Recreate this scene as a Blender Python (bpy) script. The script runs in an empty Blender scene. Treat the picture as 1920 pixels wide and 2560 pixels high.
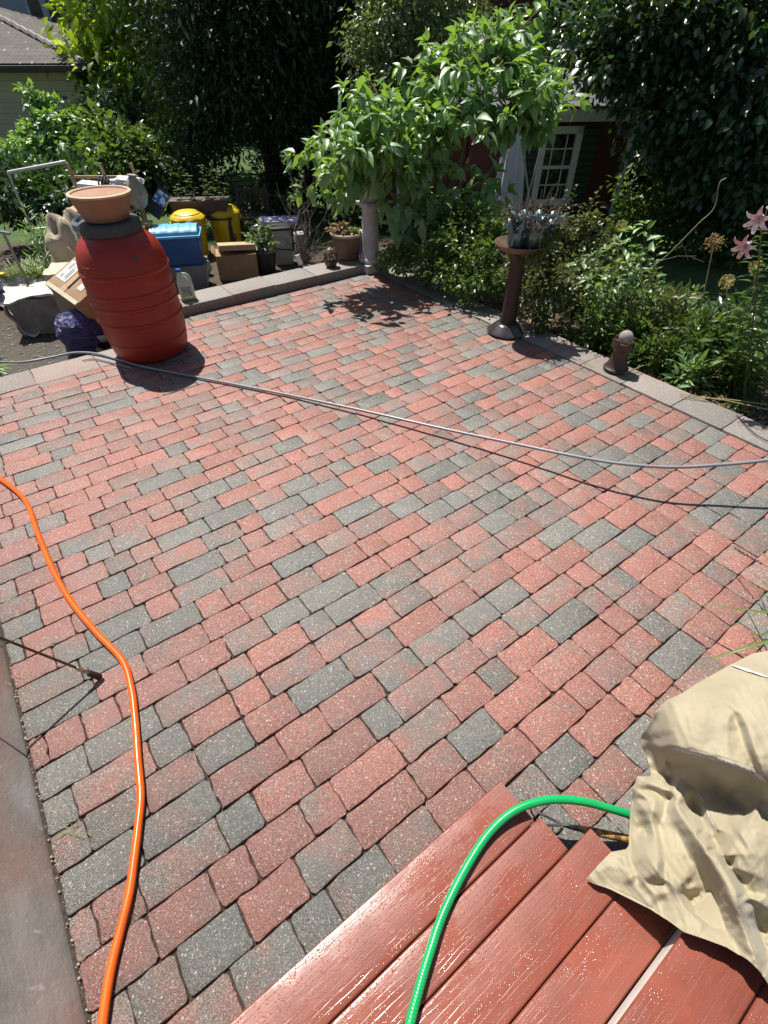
import bpy, bmesh, math, random
import numpy as np
from mathutils import Vector, Matrix, noise as mnoise

scene = bpy.context.scene
R = math.radians
# ---------------------------------------------------------------- camera
CAM_H = 2.2
PITCH = math.atan(1181.0 / 1281.0)
cam_data = bpy.data.cameras.new("camera")
cam_data.sensor_fit = 'VERTICAL'
cam_data.sensor_height = 24.0
cam_data.sensor_width = 18.0
cam_data.lens = 24.0 * 1281.0 / 2560.0
cam_data.clip_start = 0.02
cam_data.clip_end = 600.0
cam = bpy.data.objects.new("camera", cam_data)
scene.collection.objects.link(cam)
cam.location = (0, 0, CAM_H)
cam.rotation_euler = (math.pi / 2 - PITCH, 0, 0)
scene.camera = cam
# ---------------------------------------------------------------- sky + sun
SUN_AZ, SUN_EL = 123.0, 62.5          # azimuth counter-clockwise from +X
world = bpy.data.worlds.new("World")
scene.world = world
world.use_nodes = True
wn = world.node_tree.nodes
wl = world.node_tree.links
for n in list(wn):
    wn.remove(n)
sky = wn.new('ShaderNodeTexSky')
sky.sky_type = 'NISHITA'
sky.sun_disc = False
sky.sun_elevation = R(SUN_EL)
sky.sun_rotation = R(90 - SUN_AZ)
bg = wn.new('ShaderNodeBackground')
bg.inputs['Strength'].default_value = 0.055
wo = wn.new('ShaderNodeOutputWorld')
wl.new(sky.outputs[0], bg.inputs[0])
wl.new(bg.outputs[0], wo.inputs[0])
sun_data = bpy.data.lights.new("sun", 'SUN')
sun_data.energy = 4.8
sun_data.angle = R(0.53)
sun_data.color = (1.0, 0.955, 0.88)
sun = bpy.data.objects.new("sun", sun_data)
scene.collection.objects.link(sun)
SUN_DIR = Vector((math.cos(R(SUN_AZ)) * math.cos(R(SUN_EL)), math.sin(R(SUN_AZ)) * math.cos(R(SUN_EL)), math.sin(R(SUN_EL))))
sun.rotation_euler = SUN_DIR.to_track_quat('Z', 'Y').to_euler()
sun.location = SUN_DIR * 40
scene.view_settings.view_transform = 'Standard'
scene.view_settings.look = 'None'
scene.view_settings.exposure = 0.58
scene.view_settings.gamma = 1.0
scene.view_settings.use_curve_mapping = False

# ---------------------------------------------------------------- surveying helpers
_c, _s = math.cos(PITCH), math.sin(PITCH)
def ray(x, y):
    dx = (x - 960.0) / 1281.0
    dy = -(y - 1280.0) / 1281.0
    return Vector((dx, _c + dy * _s, -_s + dy * _c))
def at_z(x, y, z=0.0):
    """point of the scene seen at photo pixel (x, y) lying at height z"""
    r = ray(x, y)
    return r * ((z - CAM_H) / r.z) + Vector((0, 0, CAM_H))
def at_y(x, y, Y):
    """point seen at photo pixel (x, y) lying Y metres ahead"""
    r = ray(x, y)
    return r * (Y / r.y) + Vector((0, 0, CAM_H))
TH = R(36.4)
UX, UY = math.cos(TH), math.sin(TH)
def uv(u, v, z=0.0):
    """patio grid (u along the courses, v across them) to world"""
    return Vector((u * UX - v * UY, u * UY + v * UX, z))
def touv(p):
    return (p[0] * UX + p[1] * UY, -p[0] * UY + p[1] * UX)
def smooth(a, b, t):
    t = max(0.0, min(1.0, (t - a) / (b - a)))
    return t * t * (3 - 2 * t)
def terrain(x, y):
    u, v = touv((x, y))
    inside = (-0.9 < u < 4.3 and v < 5.35)
    if -0.7 < u < 4.2 and v < 5.3:
        return -0.16
    left = -0.30 - 0.05 * smooth(5, 9, y)
    right = -0.10 - 0.32 * smooth(4.5, 7.5, u)
    w = smooth(-1.0, 1.2, x + 0.15 * (y - 6))
    z = left * (1 - w) + right * w
    z -= 0.32 * smooth(8.5, 12.5, y)
    z += 0.035 * mnoise.noise(Vector((x * .9, y * .9, 3))) 
    z += 5.0 * smooth(24, 44, math.hypot(x, y))
    return z

# ---------------------------------------------------------------- object helpers
COL = scene.collection
def props(o, label=None, cat=None, group=None, kind=None):
    if label: o['label'] = label
    if cat: o['category'] = cat
    if group: o['group'] = group
    if kind: o['kind'] = kind
    return o
def thing(name, label, cat, loc=(0, 0, 0), rz=0.0, group=None, rot=None):
    o = bpy.data.objects.new(name, None)
    COL.objects.link(o)
    o.empty_display_size = 0.1
    o.location = loc
    o.rotation_euler = rot if rot else (0, 0, rz)
    return props(o, label, cat, group)

class MB:
    """collects shapes; build() links them as one mesh object"""
    def __init__(s):
        s.v = []; s.f = []; s.c = []
        s.mat = Matrix.Identity(4)
        s.col = None
    def add(s, verts, faces, col=None):
        b = len(s.v)
        s.v += [tuple(s.mat @ Vector(p)) for p in verts]
        s.f += [tuple(b + i for i in f) for f in faces]
        s.c += [col or (1, 1, 1, 1)] * len(verts)
        return s
    def box(s, c, d, rot=None, bev=0.0, taper=1.0, col=None):
        hx, hy, hz = d[0] / 2, d[1] / 2, d[2] / 2
        bm = bmesh.new()
        bmesh.ops.create_cube(bm, size=1.0)
        for v in bm.verts:
            k = taper if v.co.z < 0 else 1.0
            v.co = Vector((v.co.x * d[0] * k, v.co.y * d[1] * k, v.co.z * d[2]))
        if bev > 0:
            bmesh.ops.bevel(bm, geom=bm.edges[:], offset=bev, segments=2, affect='EDGES', profile=0.6)
        m = Matrix.Translation(c) @ (rot.to_4x4() if rot else Matrix.Identity(4))
        bm.verts.index_update()
        s.add([m @ v.co for v in bm.verts], [[v.index for v in f.verts] for f in bm.faces], col)
        bm.free()
        return s
    def lathe(s, prof, seg=40, c=(0, 0, 0), rot=None, wob=None, col=None, close=False):
        vs = []; fs = []
        m = Matrix.Translation(c) @ (rot.to_4x4() if rot else Matrix.Identity(4))
        for (r, z) in prof:
            for k in range(seg):
                a = 2 * math.pi * k / seg
                rr = r * (wob(a, z) if wob else 1.0)
                vs.append(m @ Vector((rr * math.cos(a), rr * math.sin(a), z)))
        n = len(prof)
        for i in range(n - 1):
            for k in range(seg):
                k2 = (k + 1) % seg
                fs.append((i * seg + k, i * seg + k2, (i + 1) * seg + k2, (i + 1) * seg + k))
        if prof[0][0] > 1e-5: fs.append(tuple(reversed(range(seg))))
        if prof[-1][0] > 1e-5: fs.append(tuple((n - 1) * seg + k for k in range(seg)))
        return s.add(vs, fs, col)
    def tube(s, pts, rad, seg=8, cap=True, col=None):
        pts = [Vector(p) for p in pts]
        n = len(pts)
        rads = rad if isinstance(rad, (list, tuple)) else [rad] * n
        vs = []; fs = []
        prev = None
        for i, p in enumerate(pts):
            t = (pts[min(i + 1, n - 1)] - pts[max(i - 1, 0)])
            if t.length < 1e-9: t = Vector((0, 0, 1))
            t.normalize()
            if prev is None:
                a = Vector((0, 0, 1)) if abs(t.z) < .9 else Vector((1, 0, 0))
                x = t.cross(a).normalized()
            else:
                x = (prev - t * prev.dot(t))
                if x.length < 1e-6: x = t.orthogonal()
                x.normalize()
            prev = x
            y = t.cross(x)
            for k in range(seg):
                a = 2 * math.pi * k / seg
                vs.append(p + (x * math.cos(a) + y * math.sin(a)) * rads[i])
        for i in range(n - 1):
            for k in range(seg):
                k2 = (k + 1) % seg
                fs.append((i * seg + k, i * seg + k2, (i + 1) * seg + k2, (i + 1) * seg + k))
        if cap:
            fs.append(tuple(reversed(range(seg))))
            fs.append(tuple((n - 1) * seg + k for k in range(seg)))
        return s.add(vs, fs, col)
    def sphere(s, c, r, su=16, sv=10, scale=(1, 1, 1), col=None, noise=0.0, nf=3.0, seed=0):
        vs = []; fs = []
        for i in range(sv + 1):
            th = math.pi * i / sv
            for k in range(su):
                a = 2 * math.pi * k / su
                d = Vector((math.sin(th) * math.cos(a), math.sin(th) * math.sin(a), math.cos(th)))
                q = r * (1 + (noise * mnoise.noise(d * nf + Vector((seed, 0, 0))) if noise else 0))
                vs.append(Vector(c) + Vector((d.x * q * scale[0], d.y * q * scale[1], d.z * q * scale[2])))
        for i in range(sv):
            for k in range(su):
                k2 = (k + 1) % su
                fs.append((i * su + k, (i + 1) * su + k, (i + 1) * su + k2, i * su + k2))
        return s.add(vs, fs, col)
    def prism(s, poly, z0, z1, col=None):
        n = len(poly)
        vs = [(p[0], p[1], z0) for p in poly] + [(p[0], p[1], z1) for p in poly]
        fs = [tuple(reversed(range(n))), tuple(range(n, 2 * n))]
        fs += [(i, (i + 1) % n, n + (i + 1) % n, n + i) for i in range(n)]
        return s.add(vs, fs, col)
    def build(s, name, mat, parent=None, smooth_angle=40, solid=0.0, sub=0):
        me = bpy.data.meshes.new(name)
        me.from_pydata(s.v, [], s.f)
        if any(c != (1, 1, 1, 1) for c in s.c):
            at = me.color_attributes.new("tone", 'FLOAT_COLOR', 'POINT')
            at.data.foreach_set("color", np.array(s.c, dtype=np.float32).ravel())
        me.materials.append(mat)
        if smooth_angle:
            me.polygons.foreach_set("use_smooth", [True] * len(me.polygons))
            me.update()
            try: me.set_sharp_from_angle(angle=R(smooth_angle))
            except Exception: pass
        me.update()
        o = bpy.data.objects.new(name, me)
        COL.objects.link(o)
        if parent: o.parent = parent
        if solid:
            md = o.modifiers.new("solid", 'SOLIDIFY'); md.thickness = solid; md.offset = 0
        if sub:
            md = o.modifiers.new("sub", 'SUBSURF'); md.levels = sub; md.render_levels = sub
        return o

# ---------------------------------------------------------------- materials
def nodes_of(name):
    m = bpy.data.materials.new(name)
    m.use_nodes = True
    nt = m.node_tree
    for n in list(nt.nodes): nt.nodes.remove(n)
    out = nt.nodes.new('ShaderNodeOutputMaterial')
    p = nt.nodes.new('ShaderNodeBsdfPrincipled')
    nt.links.new(p.outputs[0], out.inputs['Surface'])
    return m, nt, p, out
def N(nt, t, **kw):
    n = nt.nodes.new(t)
    for k, v in kw.items():
        if k in n.inputs: n.inputs[k].default_value = v
        else: setattr(n, k, v)
    return n
def mixc(nt, fac, a, b, blend='MIX'):
    n = nt.nodes.new('ShaderNodeMix'); n.data_type = 'RGBA'; n.blend_type = blend
    for sock, val in ((n.inputs[0], fac), (n.inputs[6], a), (n.inputs[7], b)):
        if hasattr(val, 'is_linked') or hasattr(val, 'links'): nt.links.new(val, sock)
        elif isinstance(val, (int, float)): sock.default_value = val
        else: sock.default_value = (*val[:3], 1)
    return n.outputs[2]
def math_(nt, op, a, b=0.0, c=None, clamp=False):
    n = nt.nodes.new('ShaderNodeMath'); n.operation = op; n.use_clamp = clamp
    for i, val in enumerate((a, b) if c is None else (a, b, c)):
        if hasattr(val, 'links'): nt.links.new(val, n.inputs[i])
        else: n.inputs[i].default_value = val
    return n.outputs[0]
def ramp(nt, fac, p0, p1, v0=0.0, v1=1.0):
    n = nt.nodes.new('ShaderNodeMapRange'); n.clamp = True
    nt.links.new(fac, n.inputs[0])
    n.inputs[1].default_value = p0; n.inputs[2].default_value = p1
    n.inputs[3].default_value = v0; n.inputs[4].default_value = v1
    return n.outputs[0]
def coords(nt, scale=(1, 1, 1), rot=(0, 0, 0), world=False):
    if world:
        src = nt.nodes.new('ShaderNodeNewGeometry').outputs['Position']
    else:
        src = nt.nodes.new('ShaderNodeTexCoord').outputs['Object']
    mp = nt.nodes.new('ShaderNodeMapping')
    mp.inputs['Scale'].default_value = scale
    mp.inputs['Rotation'].default_value = rot
    nt.links.new(src, mp.inputs[0])
    return mp.outputs[0]
def noise_(nt, vec, scale, detail=4.0, rough=0.55, dist=0.0):
    n = N(nt, 'ShaderNodeTexNoise', Scale=scale, Detail=detail, Roughness=rough, Distortion=dist)
    if vec is not None: nt.links.new(vec, n.inputs['Vector'])
    return n.outputs['Fac']
def bump_(nt, p, h, strength=0.3, dist=0.01):
    b = N(nt, 'ShaderNodeBump', Strength=strength, Distance=dist)
    nt.links.new(h, b.inputs['Height'])
    nt.links.new(b.outputs[0], p.inputs['Normal'])
def mat(name, col, rough=0.6, col2=None, scale=6.0, bump=0.0, bscale=60.0, bdist=0.004, metal=0.0, spec=0.5, stretch=(1, 1, 1), contrast=(0.35, 0.65), detail=5.0, coat=0.0, rough2=None, alpha=None, trans=0.0):
    m, nt, p, out = nodes_of(name)
    vec = coords(nt, stretch)
    col2 = col2 or tuple(c * 0.72 for c in col)
    f = ramp(nt, noise_(nt, vec, scale, detail), *contrast)
    nt.links.new(mixc(nt, f, col, col2), p.inputs['Base Color'])
    p.inputs['Roughness'].default_value = rough
    if rough2 is not None:
        nt.links.new(ramp(nt, noise_(nt, vec, scale * 2.3, 3), 0.35, 0.65, rough, rough2), p.inputs['Roughness'])
    p.inputs['Metallic'].default_value = metal
    p.inputs['Specular IOR Level'].default_value = spec
    p.inputs['Coat Weight'].default_value = coat
    p.inputs['Transmission Weight'].default_value = trans
    if bump:
        bump_(nt, p, noise_(nt, vec, bscale, 6), bump, bdist)
    return m
def leafmat(name, a, b, tl, amount=0.4, rough=0.42, spec=0.5):
    """leaf: tone attribute picks between two greens, light passes through the blade"""
    m, nt, p, out = nodes_of(name)
    at = nt.nodes.new('ShaderNodeAttribute'); at.attribute_name = "tone"
    sep = nt.nodes.new('ShaderNodeSeparateColor'); nt.links.new(at.outputs['Color'], sep.inputs[0])
    c = mixc(nt, sep.outputs[0], a, b)
    nt.links.new(c, p.inputs['Base Color'])
    p.inputs['Roughness'].default_value = rough
    p.inputs['Specular IOR Level'].default_value = spec
    t = nt.nodes.new('ShaderNodeBsdfTranslucent')
    t.inputs['Color'].default_value = (*tl, 1)
    ms = nt.nodes.new('ShaderNodeMixShader'); ms.inputs[0].default_value = amount
    nt.links.new(p.outputs[0], ms.inputs[1]); nt.links.new(t.outputs[0], ms.inputs[2])
    nt.links.new(ms.outputs[0], out.inputs['Surface'])
    return m
# ================================================================= THE SETTING
# ---------------------------------------------------------------- ground
def make_ground():
    xs = np.concatenate([np.linspace(-80, -14, 16), np.linspace(-12, 10, 111), np.linspace(12, 80, 16)])
    ys = np.concatenate([np.linspace(-30, -3, 8), np.linspace(-2, 16, 91), np.linspace(17, 90, 30)])
    vs = []; cs = []
    for y in ys:
        for x in xs:
            z = terrain(x, y)
            vs.append((x, y, z))
            u, v = touv((x, y))
            # R: lawn, G: wet drive, B: litter
            nz = mnoise.noise(Vector((x * .7, y * .7, 9)))
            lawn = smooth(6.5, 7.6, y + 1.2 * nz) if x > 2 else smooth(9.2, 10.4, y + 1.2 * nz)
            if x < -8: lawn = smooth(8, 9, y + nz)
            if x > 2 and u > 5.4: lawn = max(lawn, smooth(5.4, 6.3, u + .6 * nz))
            drive = (1 - smooth(5.3, 6.0, y + .5 * nz)) * (1 - smooth(-2.3, -1.9, x)) 
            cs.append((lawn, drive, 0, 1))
    nx = len(xs)
    fs = [(j * nx + i, j * nx + i + 1, (j + 1) * nx + i + 1, (j + 1) * nx + i) for j in range(len(ys) - 1) for i in range(nx - 1)]
    m, nt, p, out = nodes_of("ground soil")
    vec = coords(nt)
    at = nt.nodes.new('ShaderNodeAttribute'); at.attribute_name = "tone"
    sep = nt.nodes.new('ShaderNodeSeparateColor'); nt.links.new(at.outputs['Color'], sep.inputs[0])
    n1 = noise_(nt, vec, 9, 8, .65); n2 = noise_(nt, vec, 60, 6, .7); n3 = noise_(nt, vec, 1.6, 4)
    soil = mixc(nt, ramp(nt, n2, .35, .7), (.045, .030, .020), (.17, .125, .085))
    soil = mixc(nt, ramp(nt, n1, .45, .65), soil, (.07, .055, .035))
    drive = mixc(nt, ramp(nt, n2, .5, .72), (.060, .056, .048), (.24, .22, .19))
    drive = mixc(nt, ramp(nt, n3, .42, .6), drive, (.10, .080, .058))
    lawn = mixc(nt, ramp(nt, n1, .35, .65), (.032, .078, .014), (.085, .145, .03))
    c = mixc(nt, sep.outputs[1], soil, drive)
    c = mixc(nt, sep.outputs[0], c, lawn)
    nt.links.new(c, p.inputs['Base Color'])
    rg = math_(nt, 'MULTIPLY_ADD', sep.outputs[1], -0.35, 0.9)
    nt.links.new(rg, p.inputs['Roughness'])
    bump_(nt, p, math_(nt, 'ADD', n1, n2), .9, .03)
    b = MB(); b.v = vs; b.f = fs; b.c = cs
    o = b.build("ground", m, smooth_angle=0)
    o.data.polygons.foreach_set("use_smooth", [True] * len(o.data.polygons))
    props(o, kind='structure')
make_ground()

# ---------------------------------------------------------------- paving
def stone_mat(name, gray, red, speck=1.0, scale=7.0, rough=(.30, .62)):
    m, nt, p, out = nodes_of(name)
    vec = coords(nt)
    at = nt.nodes.new('ShaderNodeAttribute'); at.attribute_name = "tone"
    sep = nt.nodes.new('ShaderNodeSeparateColor'); nt.links.new(at.outputs['Color'], sep.inputs[0])
    off = nt.nodes.new('ShaderNodeVectorMath'); off.operation = 'ADD'
    comb = nt.nodes.new('ShaderNodeCombineXYZ')
    nt.links.new(math_(nt, 'MULTIPLY', sep.outputs[2], 37.0), comb.inputs[2])
    nt.links.new(vec, off.inputs[0]); nt.links.new(comb.outputs[0], off.inputs[1])
    big = noise_(nt, off.outputs[0], scale, 5, .62, .4)
    f = math_(nt, 'ADD', sep.outputs[0], math_(nt, 'MULTIPLY_ADD', big, 2.6, -1.3))
    f = math_(nt, 'ADD', f, 0.0, clamp=True)
    g2 = mixc(nt, sep.outputs[1], tuple(c * .78 for c in gray), tuple(c * 1.22 for c in gray))
    r2 = mixc(nt, sep.outputs[1], tuple(c * .80 for c in red), tuple(c * 1.16 for c in red))
    c = mixc(nt, f, g2, r2)
    fine = noise_(nt, vec, 210, 3, .7)
    c = mixc(nt, ramp(nt, fine, .40, .58, .9, 0), c, tuple(x * .30 for x in gray))
    mid = noise_(nt, vec, 95, 4, .75)
    c = mixc(nt, ramp(nt, mid, .5, .75, 0, .35), c, tuple(min(1, x * 2.0) for x in gray))
    vor = N(nt, 'ShaderNodeTexVoronoi', Scale=88.0, Randomness=1.0)
    nt.links.new(vec, vor.inputs['Vector'])
    sepv = nt.nodes.new('ShaderNodeSeparateColor'); nt.links.new(vor.outputs['Color'], sepv.inputs[0])
    dot = math_(nt, 'MULTIPLY', ramp(nt, math_(nt, 'ADD', vor.outputs['Distance'], math_(nt, 'MULTIPLY', sepv.outputs[1], .28)), .26, .42, 1, 0), ramp(nt, sepv.outputs[0], .62, .78))
    c = mixc(nt, math_(nt, 'MULTIPLY', dot, .8 * speck), c, (.60, .55, .47))
    vor2 = N(nt, 'ShaderNodeTexVoronoi', Scale=185.0, Randomness=1.0)
    nt.links.new(vec, vor2.inputs['Vector'])
    sepw = nt.nodes.new('ShaderNodeSeparateColor'); nt.links.new(vor2.outputs['Color'], sepw.inputs[0])
    dot2 = math_(nt, 'MULTIPLY', ramp(nt, vor2.outputs['Distance'], .25, .45, 1, 0), ramp(nt, sepw.outputs[1], .70, .82))
    c = mixc(nt, math_(nt, 'MULTIPLY', dot2, .8 * speck), c, (.52, .48, .42))
    # the near part has just been hosed down: wet stone is darker and shinier
    sy = nt.nodes.new('ShaderNodeSeparateXYZ'); nt.links.new(vec, sy.inputs[0])
    wet = noise_(nt, vec, 2.2, 4)
    wy = math_(nt, 'ADD', math_(nt, 'MULTIPLY_ADD', sx_ := sy.outputs[0], .35, sy.outputs[1]), math_(nt, 'MULTIPLY_ADD', wet, 2.4, -1.2))
    wf = ramp(nt, wy, .3, 2.0, 1, 0)
    c = mixc(nt, math_(nt, 'MULTIPLY', wf, .36), c, (0, 0, 0), 'MIX')
    nt.links.new(c, p.inputs['Base Color'])
    rr = ramp(nt, wet, .42, .62, rough[0] + .12, rough[1])
    nt.links.new(math_(nt, 'MULTIPLY_ADD', wf, -.20, rr), p.inputs['Roughness'])
    h = math_(nt, 'ADD', math_(nt, 'MULTIPLY', fine, .6), math_(nt, 'MULTIPLY', mid, .8))
    bump_(nt, p, h, .7, .006)
    return m
PAVER = stone_mat("tumbled paver", (.190, .184, .163), (.455, .150, .108))
BORDER = stone_mat("border stone", (.30, .275, .25), (.36, .25, .215), speck=.6, scale=3.0, rough=(.5, .75))

ROW = 0.1485
def paver_field():
    rnd = random.Random(11)
    V = []; F = []; C = []
    def stone(u0, u1, v0, v1, tone, z=0.0, cr=0.015, jit=0.0022):
        # outline with rounded, tumbled corners
        pts = []
        for (cu, cv, a0) in ((u1 - cr, v1 - cr, 0), (u0 + cr, v1 - cr, 90), (u0 + cr, v0 + cr, 180), (u1 - cr, v0 + cr, 270)):
            k = cr * rnd.uniform(.6, 1.25)
            for a in (8, 45, 82):
                t = R(a0 + a)
                pts.append((cu + (cr - k) * (1 if math.cos(R(a0 + 45)) > 0 else -1) + k * math.cos(t), cv + (cr - k) * (1 if math.sin(R(a0 + 45)) > 0 else -1) + k * math.sin(t)))
            # mid-edge points, so that the edges are a little wavy
            nxt = {0: (u0 + cr, u1 - cr, v1, 'u-'), 90: (v0 + cr, v1 - cr, u0, 'v-'), 180: (u0 + cr, u1 - cr, v0, 'u+'), 270: (v0 + cr, v1 - cr, u1, 'v+')}[a0]
            lo, hi, fixed, ty = nxt
            for tt in (.25, .5, .75):
                t = tt if ty[1] == '+' else 1 - tt
                q = lo + (hi - lo) * t
                pts.append((q, fixed) if ty[0] == 'u' else (fixed, q))
        pts = [(a + rnd.gauss(0, jit), b + rnd.gauss(0, jit)) for a, b in pts]
        n = len(pts)
        cu, cv = (u0 + u1) / 2, (v0 + v1) / 2
        tx, ty = rnd.gauss(0, .006), rnd.gauss(0, .006)
        base = len(V)
        rings = ((0.0, -.035), (0.0, -.005), (.0022, -.0014), (.006, 0.0))
        for ins, dz in rings:
            for (a, b) in pts:
                da, db = cu - a, cv - b
                L = math.hypot(da, db)
                a2, b2 = a + da / L * ins, b + db / L * ins
                V.append(uv(a2, b2, z + dz + (a2 - cu) * tx + (b2 - cv) * ty))
        for r in range(3):
            for k in range(n):
                k2 = (k + 1) % n
                F.append((base + r * n + k, base + r * n + k2, base + (r + 1) * n + k2, base + (r + 1) * n + k))
        F.append(tuple(base + 3 * n + k for k in range(n)))
        C.extend([tone] * (4 * n))
    def tone():
        q = rnd.random()
        if q < .24: red = rnd.uniform(-.35, .10)
        elif q < .62: red = rnd.uniform(.25, .80)
        else: red = rnd.uniform(.85, 1.35)
        return (red, rnd.random(), rnd.random(), 1)
    u_lo, u_hi = -0.665, 4.035
    nrow = 0
    v = 0.622 - ROW * 12
    while v < 5.68:
        v0, v1 = v + .0019, v + ROW - .0019
        lim_hi = 5.72 if True else 0
        if v1 > 5.70: break
        # left of the barrel the field stops at the border
        lo = u_lo if v1 < 5.0 else 1.0
        if 4.85 < v < 5.0: lo = u_lo
        u = lo + rnd.uniform(-.12, 0)
        while u < u_hi - .05:
            L = rnd.choices((.148, .222, .298), (.26, .40, .34))[0] * rnd.uniform(.97, 1.03)
            a, b = max(u, lo), min(u + L, u_hi)
            if u_hi - b < .07: b = u_hi
            if b - a > .045:
                skip = False
                if .80 < (a + b) / 2 < .93 and .0 < (v0 + v1) / 2 < .10: skip = True
                if not skip:
                    stone(a + .0015, b - .0015, v0 + rnd.uniform(-.001, .001), v1, tone(), rnd.gauss(0, .0016))
            u = b if b == u_hi else u + L
        v += ROW
    b = MB(); b.v = [tuple(p) for p in V]; b.f = F; b.c = C
    o = b.build("patio", PAVER, smooth_angle=35)
    props(o, kind='structure')
    # joint sand
    bs = MB()
    pl = [uv(-.68, -1.6), uv(4.06, -1.6), uv(4.06, 5.72), uv(.9, 5.72), uv(.9, 5.02), uv(-.68, 5.02)]
    bs.add([(p.x, p.y, -.014) for p in pl], [(0, 1, 2, 3, 4, 5)])
    props(bs.build("joint_sand", mat("joint sand", (.022, .013, .011), .95, (.06, .042, .034), 90, .8, 150), smooth_angle=0), kind='structure')
    # flush border stones
    V.clear(); F.clear(); C.clear()
    def bt(): return (rnd.uniform(-.2, 1.1), rnd.random(), rnd.random(), 1)
    v = -1.2
    while v < 5.6:
        L = rnd.uniform(.40, .50)
        stone(4.052, 4.375, v + .002, min(v + L, 5.9) - .002, bt(), .006 + rnd.gauss(0, .002), .012, .0016)
        v += L
    u = -2.6
    while u < .86:
        L = rnd.uniform(.44, .56)
        stone(u + .002, min(u + L, 1.05) - .002, 5.015, 5.35, bt(), .006 + rnd.gauss(0, .002), .012, .0016)
        u += L
    b = MB(); b.v = [tuple(p) for p in V]; b.f = F; b.c = C
    # edge skirt down to the soil
    for (a0, b0, a1, b1, zb) in ((4.05, -1.2, 4.372, 5.85, -.03), (-2.6, 5.016, 1.0, 5.347, -.03)):
        pl = [uv(a0, b0), uv(a1, b0), uv(a1, b1), uv(a0, b1)]
        b.prism([(p.x, p.y) for p in pl], -.5, zb, (.4, .2, .5, 1))
    o = b.build("patio_border", BORDER, smooth_angle=35)
    props(o, kind='structure')
    # low raised wall along the far side
    V.clear(); F.clear(); C.clear()
    u = 1.02
    while u < 4.0:
        L = .56 * rnd.uniform(.92, 1.06)
        e = min(u + L, 4.03)
        if 4.03 - e < .2: e = 4.03
        stone(u + .003, e - .003, 5.70, 6.08, bt(), .105 + rnd.gauss(0, .002), .015, .002)
        u = e if e == 4.03 else u + L
    b = MB(); b.v = [tuple(p) for p in V]; b.f = F; b.c = C
    pl = [uv(1.03, 5.706), uv(4.02, 5.706), uv(4.02, 6.07), uv(1.03, 6.07)]
    b.prism([(p.x, p.y) for p in pl], -.5, .076, (.5, .3, .5, 1))
    # rough-cast front face of the wall
    o = b.build("garden_wall", BORDER, smooth_angle=35)
    props(o, "low pinkish grey stone edging wall with slab tops at the far side of the brick patio", "wall")
paver_field()

def make_gravel():
    rnd = random.Random(8)
    b = MB()
    for k in range(1500):
        x, y = rnd.uniform(-5.6, -2.2), rnd.uniform(3.4, 6.0)
        u, v = touv((x, y))
        if v < 5.4 and u > -2.7: continue
        s = rnd.choice((.004, .006, .006, .009, .014))
        b.sphere((x, y, terrain(x, y) + s * .3), s, 6, 4, (1, rnd.uniform(.6, 1), .6), noise=.4, seed=k)
    for k in range(420):      # wood chips and crumbs on the drive
        x, y = rnd.uniform(-5.4, -2.8), rnd.uniform(4.4, 6.0)
        b.box((x, y, terrain(x, y) + .004), (rnd.uniform(.01, .05), rnd.uniform(.004, .012), .004), Matrix.Rotation(rnd.random() * 6.28, 3, 'Z'))
    props(b.build("gravel", mat("pale gravel", (.36, .33, .28), .8, (.16, .12, .08), 9)), kind='stuff')
make_gravel()
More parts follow.
